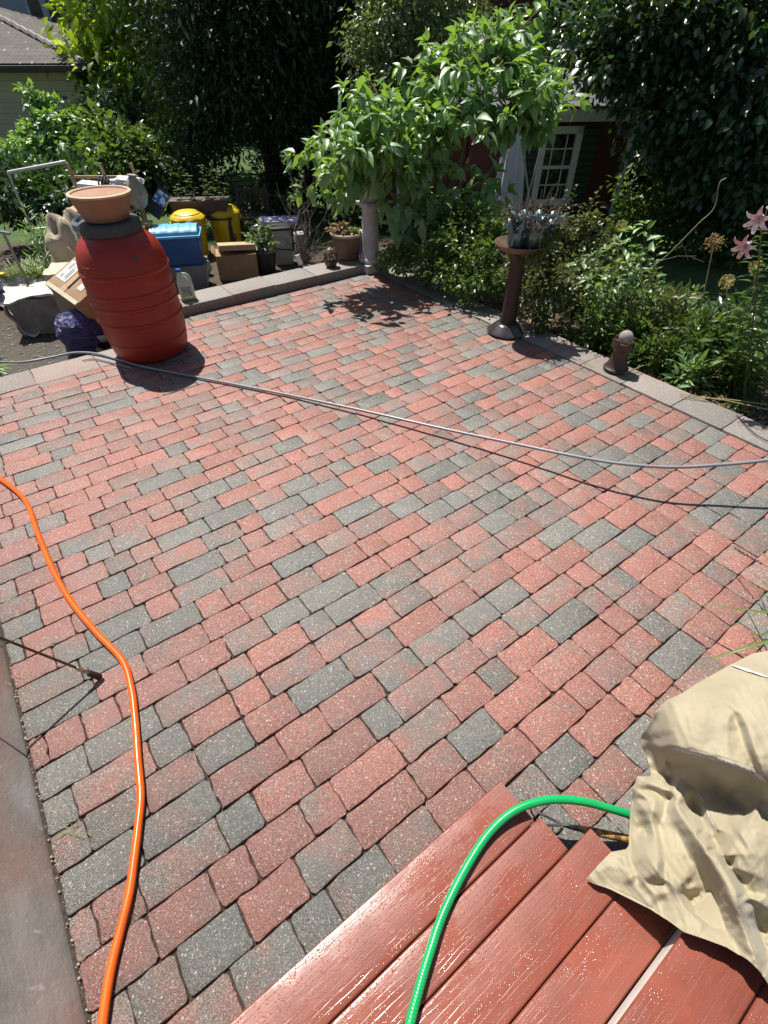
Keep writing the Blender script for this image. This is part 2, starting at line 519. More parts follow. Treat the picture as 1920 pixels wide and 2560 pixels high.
# ================================================================= DECK STEPS, HOUSE WALL
def wood_mat(name, col, col2, ang=TH, rough=(.18, .42), bump=.26, coat=0.0):
    m, nt, p, out = nodes_of(name)
    geo = nt.nodes.new('ShaderNodeNewGeometry').outputs['Position']
    r = N(nt, 'ShaderNodeVectorRotate'); r.rotation_type = 'Z_AXIS'; r.inputs['Angle'].default_value = -ang
    nt.links.new(geo, r.inputs['Vector'])
    def stretched(a, b):
        mp = nt.nodes.new('ShaderNodeMapping'); mp.inputs['Scale'].default_value = (a, b, 1)
        nt.links.new(r.outputs[0], mp.inputs[0]); return mp.outputs[0]
    warp = noise_(nt, stretched(2.2, 9), 1.0, 3, .5)
    sx = nt.nodes.new('ShaderNodeSeparateXYZ'); nt.links.new(r.outputs[0], sx.inputs[0])
    vv = math_(nt, 'MULTIPLY_ADD', warp, .055, sx.outputs[1])
    sn = math_(nt, 'ABSOLUTE', math_(nt, 'SINE', math_(nt, 'MULTIPLY', vv, 210.0)))
    keep = ramp(nt, noise_(nt, stretched(5, 60), 1.0, 3, .6), .46, .60)
    lines = math_(nt, 'MULTIPLY', ramp(nt, sn, 0.0, .22, 1, 0), keep)
    g1 = noise_(nt, stretched(6, 120), 1.0, 4, .6)
    g2 = noise_(nt, stretched(1.2, 9), 2.5, 3, .5)
    blot = noise_(nt, geo, 7, 4)
    c = mixc(nt, ramp(nt, blot, .35, .65), col, col2)
    c = mixc(nt, math_(nt, 'MULTIPLY', lines, .6), c, tuple(x * .4 for x in col))
    spk = noise_(nt, geo, 170, 2, .6)
    dv = N(nt, 'ShaderNodeTexVoronoi', Scale=150.0); nt.links.new(geo, dv.inputs['Vector'])
    sd = nt.nodes.new('ShaderNodeSeparateColor'); nt.links.new(dv.outputs['Color'], sd.inputs[0])
    drops = math_(nt, 'MULTIPLY', ramp(nt, dv.outputs['Distance'], .12, .36, 1, 0), ramp(nt, sd.outputs[0], .55, .7))
    nt.links.new(c, p.inputs['Base Color'])
    wet = ramp(nt, math_(nt, 'ADD', math_(nt, 'MULTIPLY', blot, .6), math_(nt, 'MULTIPLY', g2, .4)), .44, .56, rough[0], rough[1])
    nt.links.new(math_(nt, 'MULTIPLY_ADD', drops, -.25, wet, clamp=True), p.inputs['Roughness'])
    h = math_(nt, 'ADD', math_(nt, 'MULTIPLY', lines, -1.0), math_(nt, 'MULTIPLY_ADD', spk, .45, math_(nt, 'MULTIPLY_ADD', g1, .5, math_(nt, 'MULTIPLY', drops, 1.6))))
    bump_(nt, p, h, bump, .0035)
    p.inputs['Coat Weight'].default_value = coat
    p.inputs['Coat Roughness'].default_value = .2
    return m
DECK = wood_mat("wet red composite board", (.27, .078, .050), (.195, .050, .030), coat=.15, rough=(.20, .46))
WHITE_PVC = mat("white trim board", (.78, .76, .72), .5, (.68, .65, .60), 20, .1, 80)

def make_steps():
    t = thing("deck_steps", "wet red composite deck steps with a white riser beside the brick patio", "steps", uv(.3, 0, 0), TH)
    Z1, Z2 = .18, .36
    def board(v0, v1, u0, u1, z, th=.026):
        b = MB()
        # rounded long edges, shallow groove along the middle
        n = 8
        prof = [(v0 + .002, z - th), (v0, z - th * .6), (v0, z - .005), (v0 + .004, z - .001), (v0 + .010, z),
                (v1 - .010, z), (v1 - .004, z - .001), (v1, z - .005), (v1, z - th * .6), (v1 - .002, z - th)]
        us = [u0, u0 + .004] + [u0 + (u1 - u0) * k / 12 for k in range(1, 12)] + [u1 - .004, u1]
        vs = [(u - .3, q[0], q[1]) for u in us for q in prof]
        k = len(prof)
        fs = [(i * k + j, i * k + j + 1, (i + 1) * k + j + 1, (i + 1) * k + j) for i in range(len(us) - 1) for j in range(k - 1)]
        fs += [tuple(range(k)), tuple(reversed([(len(us) - 1) * k + j for j in range(k)]))]
        fs += [(i * k, (i + 1) * k, (i + 1) * k + k - 1, i * k + k - 1) for i in range(len(us) - 1)]
        b.add(vs, fs)
        return b.build("board", DECK, t, smooth_angle=30)
    board(.160, .325, -1.2, .775, Z1)
    board(.033, .156, -1.2, .800, Z1)
    board(-.140, .029, -1.2, .915, Z1)
    board(-.300, -.144, -1.2, 1.2, Z1)
    b = MB(); b.box((-.1, -.3085, .257), (2.6, .012, .150), bev=.001); b.build("riser", WHITE_PVC, t)
    board(-.475, -.292, -1.2, .99, Z2)
    board(-.640, -.480, -1.2, 1.3, Z2)
    board(-.810, -.645, -1.2, 1.3, Z2)
    b = MB()
    b.box((-.35, .302, .076), (1.56, .02, .148)); b.box((.45, -.05, .07), (.03, .6, .14)); b.box((-.3, -.55, .16), (1.5, .4, .3))
    b.build("frame", mat("dark framing lumber", (.10, .06, .04), .8), t)
make_steps()

def make_house_wall():
    # low rendered foundation wall on the near left
    m, nt, p, out = nodes_of("weathered render")
    vec = coords(nt, world=True)
    n1 = noise_(nt, vec, 3.2, 6, .6, .5); n2 = noise_(nt, vec, 26, 6, .7); n3 = noise_(nt, vec, 1.3, 3)
    c = mixc(nt, ramp(nt, n1, .38, .62), (.42, .40, .37), (.31, .285, .25))
    c = mixc(nt, ramp(nt, n3, .5, .72), c, (.36, .22, .18))
    c = mixc(nt, ramp(nt, n2, .62, .75, 0, .7), c, (.52, .50, .46))
    vs = coords(nt, (30, 30, 4.5), world=True)
    st = noise_(nt, vs, 1.0, 3)
    c = mixc(nt, ramp(nt, st, .66, .72, 0, .55), c, (.62, .60, .56))
    nt.links.new(c, p.inputs['Base Color']); p.inputs['Roughness'].default_value = .55
    bump_(nt, p, math_(nt, 'ADD', n2, math_(nt, 'MULTIPLY', n1, 1.5)), .28, .010)
    b = MB()
    nu, nz = 60, 14
    v0, v1 = -1.5, 2.25
    vs = []; fs = []
    for i in range(nu + 1):
        for j in range(nz + 1):
            v = v0 + (v1 - v0) * i / nu; z = -.15 + .95 * j / nz
            q = uv(-.690 + .006 * mnoise.noise(Vector((v * 5, z * 7, 2))) - .27 * z, v, z)
            vs.append(q)
    fs = [(i * (nz + 1) + j, i * (nz + 1) + j + 1, (i + 1) * (nz + 1) + j + 1, (i + 1) * (nz + 1) + j) for i in range(nu) for j in range(nz)]
    b.add(vs, fs)
    pl = [uv(-1.2, v0), uv(-.95, v0), uv(-.95, v1), uv(-1.2, v1)]
    b.prism([(q.x, q.y) for q in pl], -.15, .80)
    o = b.build("house_wall", m, smooth_angle=35)
    props(o, "stained grey rendered wall low beside the orange hose at the near left", "wall")
    # grit and crumbs along its foot
    rnd = random.Random(5)
    b = MB()
    for k in range(230):
        v = rnd.uniform(-.6, 2.2); q = uv(-.672 + abs(rnd.gauss(0, .012)), v, 0)
        s = rnd.uniform(.002, .006)
        b.sphere((q.x, q.y, -.004 + s * .3), s, 6, 4, (1, rnd.uniform(.6, 1), .7), noise=.3, seed=k)
    o = b.build("grit", mat("pale grit", (.42, .38, .30), .9, (.2, .17, .1), 30))
    props(o, kind='stuff')
make_house_wall()

# ================================================================= HOSES, TOOLS
def spline(pts, n=12):
    pts = [Vector(p) for p in pts]
    q = [pts[0] * 2 - pts[1]] + pts + [pts[-1] * 2 - pts[-2]]
    out = []
    for i in range(1, len(q) - 2):
        for k in range(n):
            t = k / n
            a, b, c, d = q[i - 1], q[i], q[i + 1], q[i + 2]
            out.append(.5 * ((2 * b) + (c - a) * t + (2 * a - 5 * b + 4 * c - d) * t * t + (3 * b - a - 3 * c + d) * t ** 3))
    out.append(pts[-1])
    return out
def hose_mat(name, col, col2, fz=1.0, rough=.3):
    m, nt, p, out = nodes_of(name)
    vec = coords(nt)
    w = N(nt, 'ShaderNodeTexWave', Scale=55.0, Distortion=.3); w.bands_direction = 'DIAGONAL'
    nt.links.new(vec, w.inputs['Vector'])
    n = noise_(nt, vec, 9, 4)
    c = mixc(nt, ramp(nt, n, .3, .7), col, col2)
    c = mixc(nt, ramp(nt, w.outputs['Fac'], .2, .8, 0, .25 * fz), c, tuple(min(1, x * 1.5 + .02) for x in col))
    nt.links.new(c, p.inputs['Base Color'])
    p.inputs['Roughness'].default_value = rough
    bump_(nt, p, w.outputs['Fac'], .25 * fz, .001)
    return m
def garden_hose(name, pts, rad, m, label, cat="hose"):
    b = MB(); b.tube(spline(pts, 14), rad, 14)
    props(b.build(name, m), label, cat)
# orange hose lying on the pavers
r = .0152
pp = [(-60, 1160), (0, 1197), (62, 1250), (95, 1335), (130, 1420), (175, 1500), (240, 1580), (305, 1650), (328, 1720), (338, 1800), (345, 1900), (352, 1990), (345, 2070), (334, 2160), (322, 2240), (300, 2330), (276, 2430), (256, 2560), (243, 2700)]
garden_hose("orange_hose", [at_z(x, y, r + .003) for x, y in pp], r, hose_mat("orange rubber", (.86, .125, .006), (.78, .10, .005), .15, .28), "bright orange hose winding over the pavers beside the rendered wall")
# green hose over the step and under the cover
r = .0142
g = [(1015, 2600, .20), (1040, 2500, .20), (1075, 2380, .20), (1110, 2280, .195), (1165, 2170, .195), (1225, 2080, .20), (1290, 2025, .215), (1370, 2000, .22), (1450, 2003, .20), (1520, 2020, .17), (1590, 2043, .13), (1680, 2080, .06)]
garden_hose("green_hose", [at_z(x, y, z + .003) for x, y, z in g], r, hose_mat("green braided hose", (.005, .38, .105), (.004, .30, .08), 1.0, .25), "bright green braided hose curving over the red step into the beige cover")
# long grey hose stretched across the far patio, lifted at the right
r = .0105
GREY = hose_mat("grey rubber hose", (.27, .28, .30), (.22, .23, .25), .2, .32)
pts = [at_z(-60, 902, .0), at_z(0, 905, .005), at_z(60, 905, .01), at_z(130, 893, .012), at_z(185, 882, .022), at_z(240, 884, .022), at_z(300, 900, .02), at_z(360, 917, .02), at_z(500, 944, .02), at_z(700, 983, .022), at_z(900, 1025, .04), at_z(1100, 1070, .07), at_z(1280, 1108, .11), at_z(1450, 1143, .16), at_z(1560, 1160, .19), at_z(1680, 1168, .22), at_z(1800, 1162, .25), at_z(1920, 1150, .29), at_z(2100, 1120, .35)]
garden_hose("grey_hose", pts, r, GREY, "long grey hose stretched across the patio in front of the red barrel")
# the short second strand under it by the barrel
garden_hose("thin_cable", [at_z(205, 900, .018), at_z(235, 897, .018), at_z(280, 907, .018), at_z(330, 921, .018)], .006, GREY, "short grey cable lying beside the grey hose on the border by the red barrel", "cable")

# spray wand leaning from behind the wall
def make_wand():
    a, c = at_z(250, 1693, .018), Vector((-1.80, 1.14, .80))
    t = thing("spray_wand", "brassy brown spray wand with dark nozzle resting on the pavers by the wall", "spray wand", a)
    d = (c - a)
    brass = mat("aged brass tube", (.20, .11, .035), .32, (.10, .055, .02), 40, metal=.85)
    dark = mat("dark rubber nozzle", (.03, .022, .014), .5)
    L = d.length; u = d / L
    b = MB(); b.tube([u * .10, u * L * .5, u * L], .0055, 10); b.build("tube", brass, t)
    b = MB(); b.tube([u * -.004, u * .002, u * .055, u * .062], [.011, .0155, .0150, .010], 14); b.build("nozzle", dark, t)
    b = MB(); b.tube([u * .062, u * .085], .009, 12); b.tube([u * .088, u * .094, u * .118, u * .122], [.006, .0095, .0095, .006], 12)
    b.build("fitting", mat("bright metal fitting", (.55, .50, .42), .25, metal=1), t)
    b = MB(); b.tube([u * .052, u * .058 + Vector((.004, .006, .035))], .002, 6); b.build("pin", brass, t)
make_wand()

# three-tined hand cultivator with wooden handle
def make_cultivator():
    o = at_z(1404, 2062, .075)
    t = thing("hand_cultivator", "hand cultivator with steel tines and worn wooden handle lying by the step", "garden tool", o)
    e = at_z(1620, 2108, .05) - o
    u = e.normalized(); side = Vector((-u.y, u.x, 0)).normalized(); up = Vector((0, 0, 1))
    steel = mat("worn steel", (.42, .42, .44), .3, (.22, .17, .13), 30, metal=.9)
    b = MB(); b.tube([u * .0, u * .02, u * .055, u * .075], [.006, .0075, .0105, .0115], 12); b.build("ferrule", steel, t)
    b = MB(); b.tube([u * .073, u * .076, u * .12, u * .18, u * .25, u * .30], [.010, .0128, .0135, .0145, .014, .011], 14)
    b.build("handle", mat("worn yellow handle", (.50, .27, .07), .6, (.13, .07, .03), 28, .4, 90, stretch=(1, 1, 1), contrast=(.48, .58)), t)
    for s in (-1, 0, 1):
        p0 = u * .004
        a1 = at_z(1345 - 25 * (s == -1), 2040 + 26 * s, .09) - o
        if s == -1: pts = [p0, at_z(1375, 2045, .085) - o, at_z(1345, 2030, .085) - o, at_z(1325, 2000, .075) - o, at_z(1316, 1984, .06) - o]
        elif s == 0: pts = [p0, at_z(1382, 2063, .085) - o, at_z(1366, 2062, .092) - o, at_z(1356, 2055, .085) - o, at_z(1352, 2040, .06) - o]
        else: pts = [p0, at_z(1402, 2075, .07) - o, at_z(1392, 2085, .06) - o, at_z(1385, 2080, .04) - o, at_z(1378, 2062, .015) - o]
        b = MB(); q = spline(pts, 8); n = len(q)
        b.tube(q, [.0052 * (1 - .6 * (k / n) ** 3) for k in range(n)], 8); b.build("tine", steel, t)
    # a dropped stone and soil in the paver gap
    b = MB(); q = at_z(1440, 2095, -.02)
    b.sphere((q.x, q.y, -.028), .05, 14, 8, (1, .8, .3), noise=.4, nf=4)
    props(b.build("soil_clump", mat("dry soil", (.16, .10, .05), .95, (.05, .03, .02), 60, 1, 90)), "small clump of brown soil in the gap beside the red step", "soil")
make_cultivator()
# ================================================================= BARREL AND BOWL
def make_barrel():
    base = Vector((-2.22, 4.69, 0.003))
    t = thing("rain_barrel", "tall red plastic barrel with grey screw collar standing at the patio edge", "barrel", base)
    t.scale = (1.12, 1.12, 1.20)
    t.rotation_euler = (0, R(-1.5), 0)
    red = mat("red barrel plastic", (.34, .028, .012), .38, (.28, .021, .010), 5, .12, 40, spec=.45, rough2=.5)
    prof = [(.0, 0), (.24, .0), (.278, .012), (.298, .05), (.308, .10), (.313, .145), (.307, .150), (.307, .160), (.317, .166), (.319, .20)]
    def rib(z):
        return [(.322, z - .018), (.330, z - .008), (.331, z + .004), (.323, z + .014)]
    prof += [(.320, .25)] + rib(.30) + [(.322, .37)] + rib(.415) + [(.324, .46)] + rib(.50) + [(.326, .56), (.325, .60)] + rib(.635) + [(.322, .665), (.315, .70), (.305, .735), (.290, .775), (.265, .81), (.23, .84), (.205, .856), (.195, .87), (.195, .92), (.18, .925)]
    b = MB(); b.lathe(prof, 72); b.build("body", red, t, 28)
    gray = mat("dull grey collar plastic", (.075, .072, .068), .6, (.05, .048, .045), 14, .2, 60)
    b = MB()
    b.lathe([(.18, .856), (.206, .856), (.212, .862), (.214, .890), (.212, .918), (.204, .930), (.185, .932)], 72, wob=lambda a, z: 1 + .004 * math.cos(a * 36))
    b.build("collar", gray, t, 30)
    # moulded handle recess with raised marks, and the dark bung
    a = math.atan2(-base.y, -base.x) + .30
    d = Vector((math.cos(a), math.sin(a), 0)); n = Vector((d.x * .8, d.y * .8, .6)).normalized()
    b = MB(); q = d * .292 + Vector((0, 0, .745))
    rot = n.to_track_quat('Z', 'Y').to_matrix()
    b.lathe([(.0, .006), (.016, .006), (.019, .003), (.019, -.02)], 20, q + n * .004, rot); b.build("bung", gray, t)
    a2 = a - 1.25
    d2 = Vector((math.cos(a2), math.sin(a2), 0)); tn = Vector((-d2.y, d2.x, 0))
    b = MB()
    for z, hh in ((.70, .006), (.665, .004), (.60, .005)):
        b = MB(); b.box(d2 * (.318 if z < .68 else .31) + Vector((0, 0, z)), (.012, .07, hh), Matrix.Rotation(a2, 3, 'Z'), .002); b.build("moulding", red, t)
    # clay bowl on top
    bt = thing("clay_bowl", "tan terracotta bowl planter with pale rim set on top of the red barrel", "planter", base + Vector((-.033, .0, 1.119)))
    bt.scale = (1.01, 1.01, .98)
    clay = mat("tan clay plastic", (.36, .185, .105), .6, (.29, .145, .08), 8, .25, 90, stretch=(1, 1, .3))
    b = MB()
    b.lathe([(.0, .0), (.150, 0), (.168, .01), (.192, .075), (.216, .14), (.226, .178), (.231, .190)], 64)
    b.lathe([(.212, .186), (.205, .15), (.186, .08), (.16, .022), (.0, .016)], 64)
    b.build("bowl", clay, bt, 40)
    b = MB(); b.lathe([(.212, .184), (.231, .184), (.236, .190), (.236, .198), (.230, .203), (.215, .203), (.209, .197), (.212, .184)], 64)
    b.build("rim", mat("pale worn rim", (.62, .45, .30), .6, (.50, .33, .2), 12), bt, 40)
make_barrel()

# ================================================================= COLUMN, POTS ON THE WALL
def make_column():
    q = Vector((-.17, 7.05, 0.0))
    t = thing("stone_column", "white concrete garden column on a square plinth at the patio corner", "column", q, R(36))
    con = mat("white concrete", (.52, .50, .50), .75, (.38, .36, .37), 6, .35, 70)
    b = MB(); b.box((0, 0, .05), (.32, .32, .10), bev=.006); b.build("plinth", con, t)
    b = MB()
    b.lathe([(.0, .10), (.135, .10), (.150, .115), (.153, .135), (.142, .155), (.125, .162), (.118, .185), (.108, .20), (.104, .30), (.102, .55), (.094, .68), (.098, .70), (.115, .715), (.118, .735), (.0, .735)], 40)
    b.build("shaft", con, t, 35)
    b = MB(); b.box((0, 0, .755), (.25, .25, .04), bev=.006); b.build("capital", con, t)
    ut = thing("white_urn", "rounded white ceramic urn with dark mouth on top of the white column", "urn", q + Vector((0, 0, .7755)))
    b = MB()
    b.lathe([(.0, .0), (.085, 0), (.092, .015), (.12, .05), (.150, .11), (.157, .16), (.148, .21), (.128, .245), (.122, .26), (.132, .275), (.128, .285)], 40)
    b.build("body", mat("white glazed ceramic", (.62, .60, .58), .35, (.48, .46, .45), 5), ut, 40)
    b = MB(); b.lathe([(.124, .28), (.10, .26), (.09, .22), (0, .215)], 30); b.build("mouth", mat("dark soil", (.02, .015, .012), .9), ut)
make_column()

def make_clay_pot():
    q = Vector((-.47, 7.20, .103)); q = at_z(868, 652, .107) + Vector((0.0, .14, 0))
    t = thing("terracotta_pot", "brown terracotta pot with pale rim and withered plant on the stone wall", "plant pot", q)
    clay = mat("brown terracotta", (.23, .125, .085), .65, (.16, .085, .058), 7, .2, 60)
    b = MB(); b.lathe([(.0, 0), (.135, 0), (.15, .012), (.165, .10), (.182, .20), (.192, .275)], 48); b.build("body", clay, t)
    b = MB(); b.lathe([(.185, .27), (.205, .272), (.214, .285), (.214, .297), (.204, .308), (.190, .306), (.180, .29), (.172, .268), (0, .262)], 48)
    b.build("rim", mat("pale terracotta rim", (.52, .43, .34), .7, (.40, .30, .23), 9), t)
    return q
POT_AT = make_clay_pot()

def make_lantern():
    q = at_z(828, 668, .107) + Vector((0, .03, 0))
    t = thing("candle_lantern", "small dark openwork metal lantern on the wall beside the terracotta pot", "lantern", q, R(25))
    m = mat("rusted dark metal", (.085, .06, .042), .5, (.16, .11, .075), 40, .4, 90, metal=.5)
    b = MB()
    b.lathe([(.0, .0), (.05, 0), (.075, .02), (.095, .07), (.088, .075), (.0, .06)], 6); b.build("base", m, t, 20)
    b = MB()
    for k in range(6):
        a = math.pi / 3 * k; a2 = math.pi / 3 * (k + 1)
        p0 = Vector((.088 * math.cos(a), .088 * math.sin(a), .072)); p1 = Vector((.088 * math.cos(a2), .088 * math.sin(a2), .072))
        t0 = p0 * .86; t0.z = .165; t1 = p1 * .86; t1.z = .165
        b.tube([p0, t0], .006, 6); b.tube([t0, t1], .006, 6); b.tube([p0, t1], .003, 5); b.tube([p1, t0], .003, 5)
        b.tube([(p0 + p1) / 2, (t0 + t1) / 2], .003, 5); b.tube([(p0 + t0) / 2, (p1 + t1) / 2], .003, 5)
    b.build("openwork", m, t)
    b = MB(); b.lathe([(.085, .163), (.08, .172), (.045, .205), (.02, .215), (.0, .23)], 6); b.build("roof", m, t, 20)
make_lantern()
b = MB(); q = at_z(752, 664, .108)
b.lathe([(.0, 0), (.028, 0), (.03, .004), (.03, .118), (.027, .12), (.024, .11), (.0, .10)], 18, (q.x, q.y, q.z + .012), Matrix.Rotation(R(-14), 3, 'Y'))
props(b.build("pipe_stub", mat("white pipe plastic", (.78, .77, .74), .4)), "short white pipe stub standing on the stone wall beneath the bare twigs", "pipe")
q = at_z(911, 640, .0) + Vector((0, .5, 0))
b = MB(); b.lathe([(.0, 0), (.11, 0), (.16, .08), (.17, .2), (.15, .28), (.16, .30), (.145, .30), (.13, .25), (0, .24)], 32, (q.x + .03, q.y - .05, -.13))
props(b.build("blue_pot", mat("blue glaze", (.010, .02, .20), .15, (.02, .04, .30), 6, coat=.5)), "glazed cobalt blue pot mostly hidden behind the white column", "plant pot")

# ================================================================= BIRDBATH
def make_birdbath():
    q = Vector((1.25, 5.10, .004))
    t = thing("birdbath", "brown birdbath pedestal with dark glazed domed foot on the patio border", "birdbath", q)
    brown = mat("brown stoneware", (.040, .020, .015), .55, (.026, .014, .011), 12, .3, 70)
    glaze = mat("dark glossy glaze", (.035, .030, .032), .18, (.07, .06, .06), 7, coat=.6)
    b = MB(); b.lathe([(.0, 0), (.185, 0), (.198, .008), (.198, .022), (.185, .035), (.16, .052), (.125, .085), (.10, .10), (.0, .11)], 48); b.build("foot", glaze, t)
    b = MB(); b.lathe([(.0, .095), (.078, .095), (.082, .11), (.074, .20), (.070, .45), (.068, .64), (.078, .70), (.105, .745), (.15, .765), (.0, .77)], 40); b.build("pedestal", brown, t)
    b = MB()
    b.lathe([(.0, .757), (.12, .76), (.20, .785), (.232, .815), (.243, .832), (.241, .840), (.230, .838), (.205, .82), (.14, .80), (.0, .795)], 56)
    b.build("bowl", mat("tan glazed bowl", (.15, .095, .055), .45, (.09, .055, .034), 6), t)
    # foil wrapped pot full of dry twigs in the bowl
    ft = thing("foil_wrapped_pot", "crumpled blue-green foil wrapped pot of dead twigs sitting in the birdbath", "plant pot", q + Vector((.045, .0, .796)))
    ft.scale = (1.2, 1.2, 1.2)
    foil, nt, p, out = nodes_of("blue green foil")
    vec = coords(nt)
    nt.links.new(mixc(nt, ramp(nt, noise_(nt, vec, 9, 4), .4, .6), (.09, .16, .165), (.20, .27, .27)), p.inputs['Base Color'])
    p.inputs['Metallic'].default_value = .6; p.inputs['Roughness'].default_value = .36
    rnd = random.Random(3)
    for k, (dx, dy, s) in enumerate(((-.085, -.03, .8), (.04, -.05, .9), (.12, .02, 1.0), (0, .08, .95))):
        b = MB()
        n = 44; vs = []; fs = []
        rings = [(.055, 0), (.075, .05), (.085, .11), (.082, .145), (.10, .175), (.125, .205)]
        ph = rnd.random() * 6
        for i, (rr, z) in enumerate(rings):
            for j in range(n):
                a = 2 * math.pi * j / n
                w = 1 + (.05 + .10 * (i / 5) ** 2) * math.sin(a * 9 + ph) + .10 * mnoise.noise(Vector((math.cos(a) * 3, math.sin(a) * 3, z * 14 + k * 7)))
                vs.append((dx + rr * s * w * math.cos(a), dy + rr * s * w * math.sin(a), (z + (.022 * math.sin(a * 7 + k) if i == 5 else 0)) * s))
        for i in range(5):
            for j in range(n):
                fs.append((i * n + j, i * n + (j + 1) % n, (i + 1) * n + (j + 1) % n, (i + 1) * n + j))
        b.add(vs, fs); b.build("foil", foil, ft, 18, solid=.001)
    b = MB()
    for k in range(130):
        a = rnd.uniform(0, 6.28); s = rnd.random() ** .5 * .13
        p0 = Vector((s * math.cos(a) + .01, s * math.sin(a), .12))
        d = Vector((math.cos(a) * rnd.uniform(.1, 1.5), math.sin(a) * rnd.uniform(.1, 1.5), rnd.uniform(.6, 1.3))).normalized()
        L = rnd.uniform(.12, .34)
        p1 = p0 + d * L * .5 + Vector((rnd.gauss(0, .02), rnd.gauss(0, .02), .01)); p2 = p0 + d * L + Vector((rnd.gauss(0, .04), rnd.gauss(0, .04), rnd.uniform(-.09, .0)))
        b.tube([p0, p1, p2], [.0022, .0018, .001], 4, cap=False)
        for e in range(2):
            b.tube([p1, p1 + Vector((rnd.gauss(0, .04), rnd.gauss(0, .04), rnd.uniform(-.01, .06)))], [.0012, .0008], 3, cap=False)
    b.build("twigs", mat("dead brown twigs", (.075, .045, .034), .9, (.13, .085, .062), 30), ft)
make_birdbath()

# ================================================================= CLAY ROOK WITH A GLASS BALL
def make_rook():
    q = at_z(1538, 930, .01) + Vector((.015, .045, 0)); q.z = .012
    t = thing("clay_pedestal", "small dark brown clay pedestal shaped like a chess rook on the border stones", "ornament", q)
    m = mat("dark brown clay", (.042, .022, .019), .45, (.065, .036, .031), 14, .3, 60)
    b = MB()
    b.lathe([(.0, 0), (.102, 0), (.108, .008), (.108, .026), (.098, .034), (.088, .045), (.077, .09), (.068, .14), (.064, .175), (.068, .19), (.084, .20), (.094, .212), (.096, .24), (.092, .262)], 40)
    b.build("body", m, t, 35)
    b = MB()
    n = 48
    outer = []; 
    vs = []; fs = []
    for j in range(n):
        a = 2 * math.pi * j / n
        z = .288 if (j // 6) % 2 == 0 else .258
        for rr, zz in ((.092, .255), (.094, z), (.080, z), (.078, .245)):
            vs.append((rr * math.cos(a), rr * math.sin(a), zz))
    for j in range(n):
        k = (j + 1) % n
        for i in range(3): fs.append((j * 4 + i, k * 4 + i, k * 4 + i + 1, j * 4 + i + 1))
    b.add(vs, fs); b.lathe([(.08, .25), (0, .246)], 30); b.build("battlement", m, t, 30)
    gm, nt, p, out = nodes_of("smoky glass")
    p.inputs['Base Color'].default_value = (.62, .55, .50, 1); p.inputs['Roughness'].default_value = .05
    p.inputs['Transmission Weight'].default_value = .55; p.inputs['IOR'].default_value = 1.5
    b = MB(); b.sphere((0, 0, .300), .060, 32, 18)
    o = b.build("glass_ball", gm); o.location = q
    props(o, "clear smoky glass ball resting in the top of the dark clay rook", "glass ball")
make_rook()
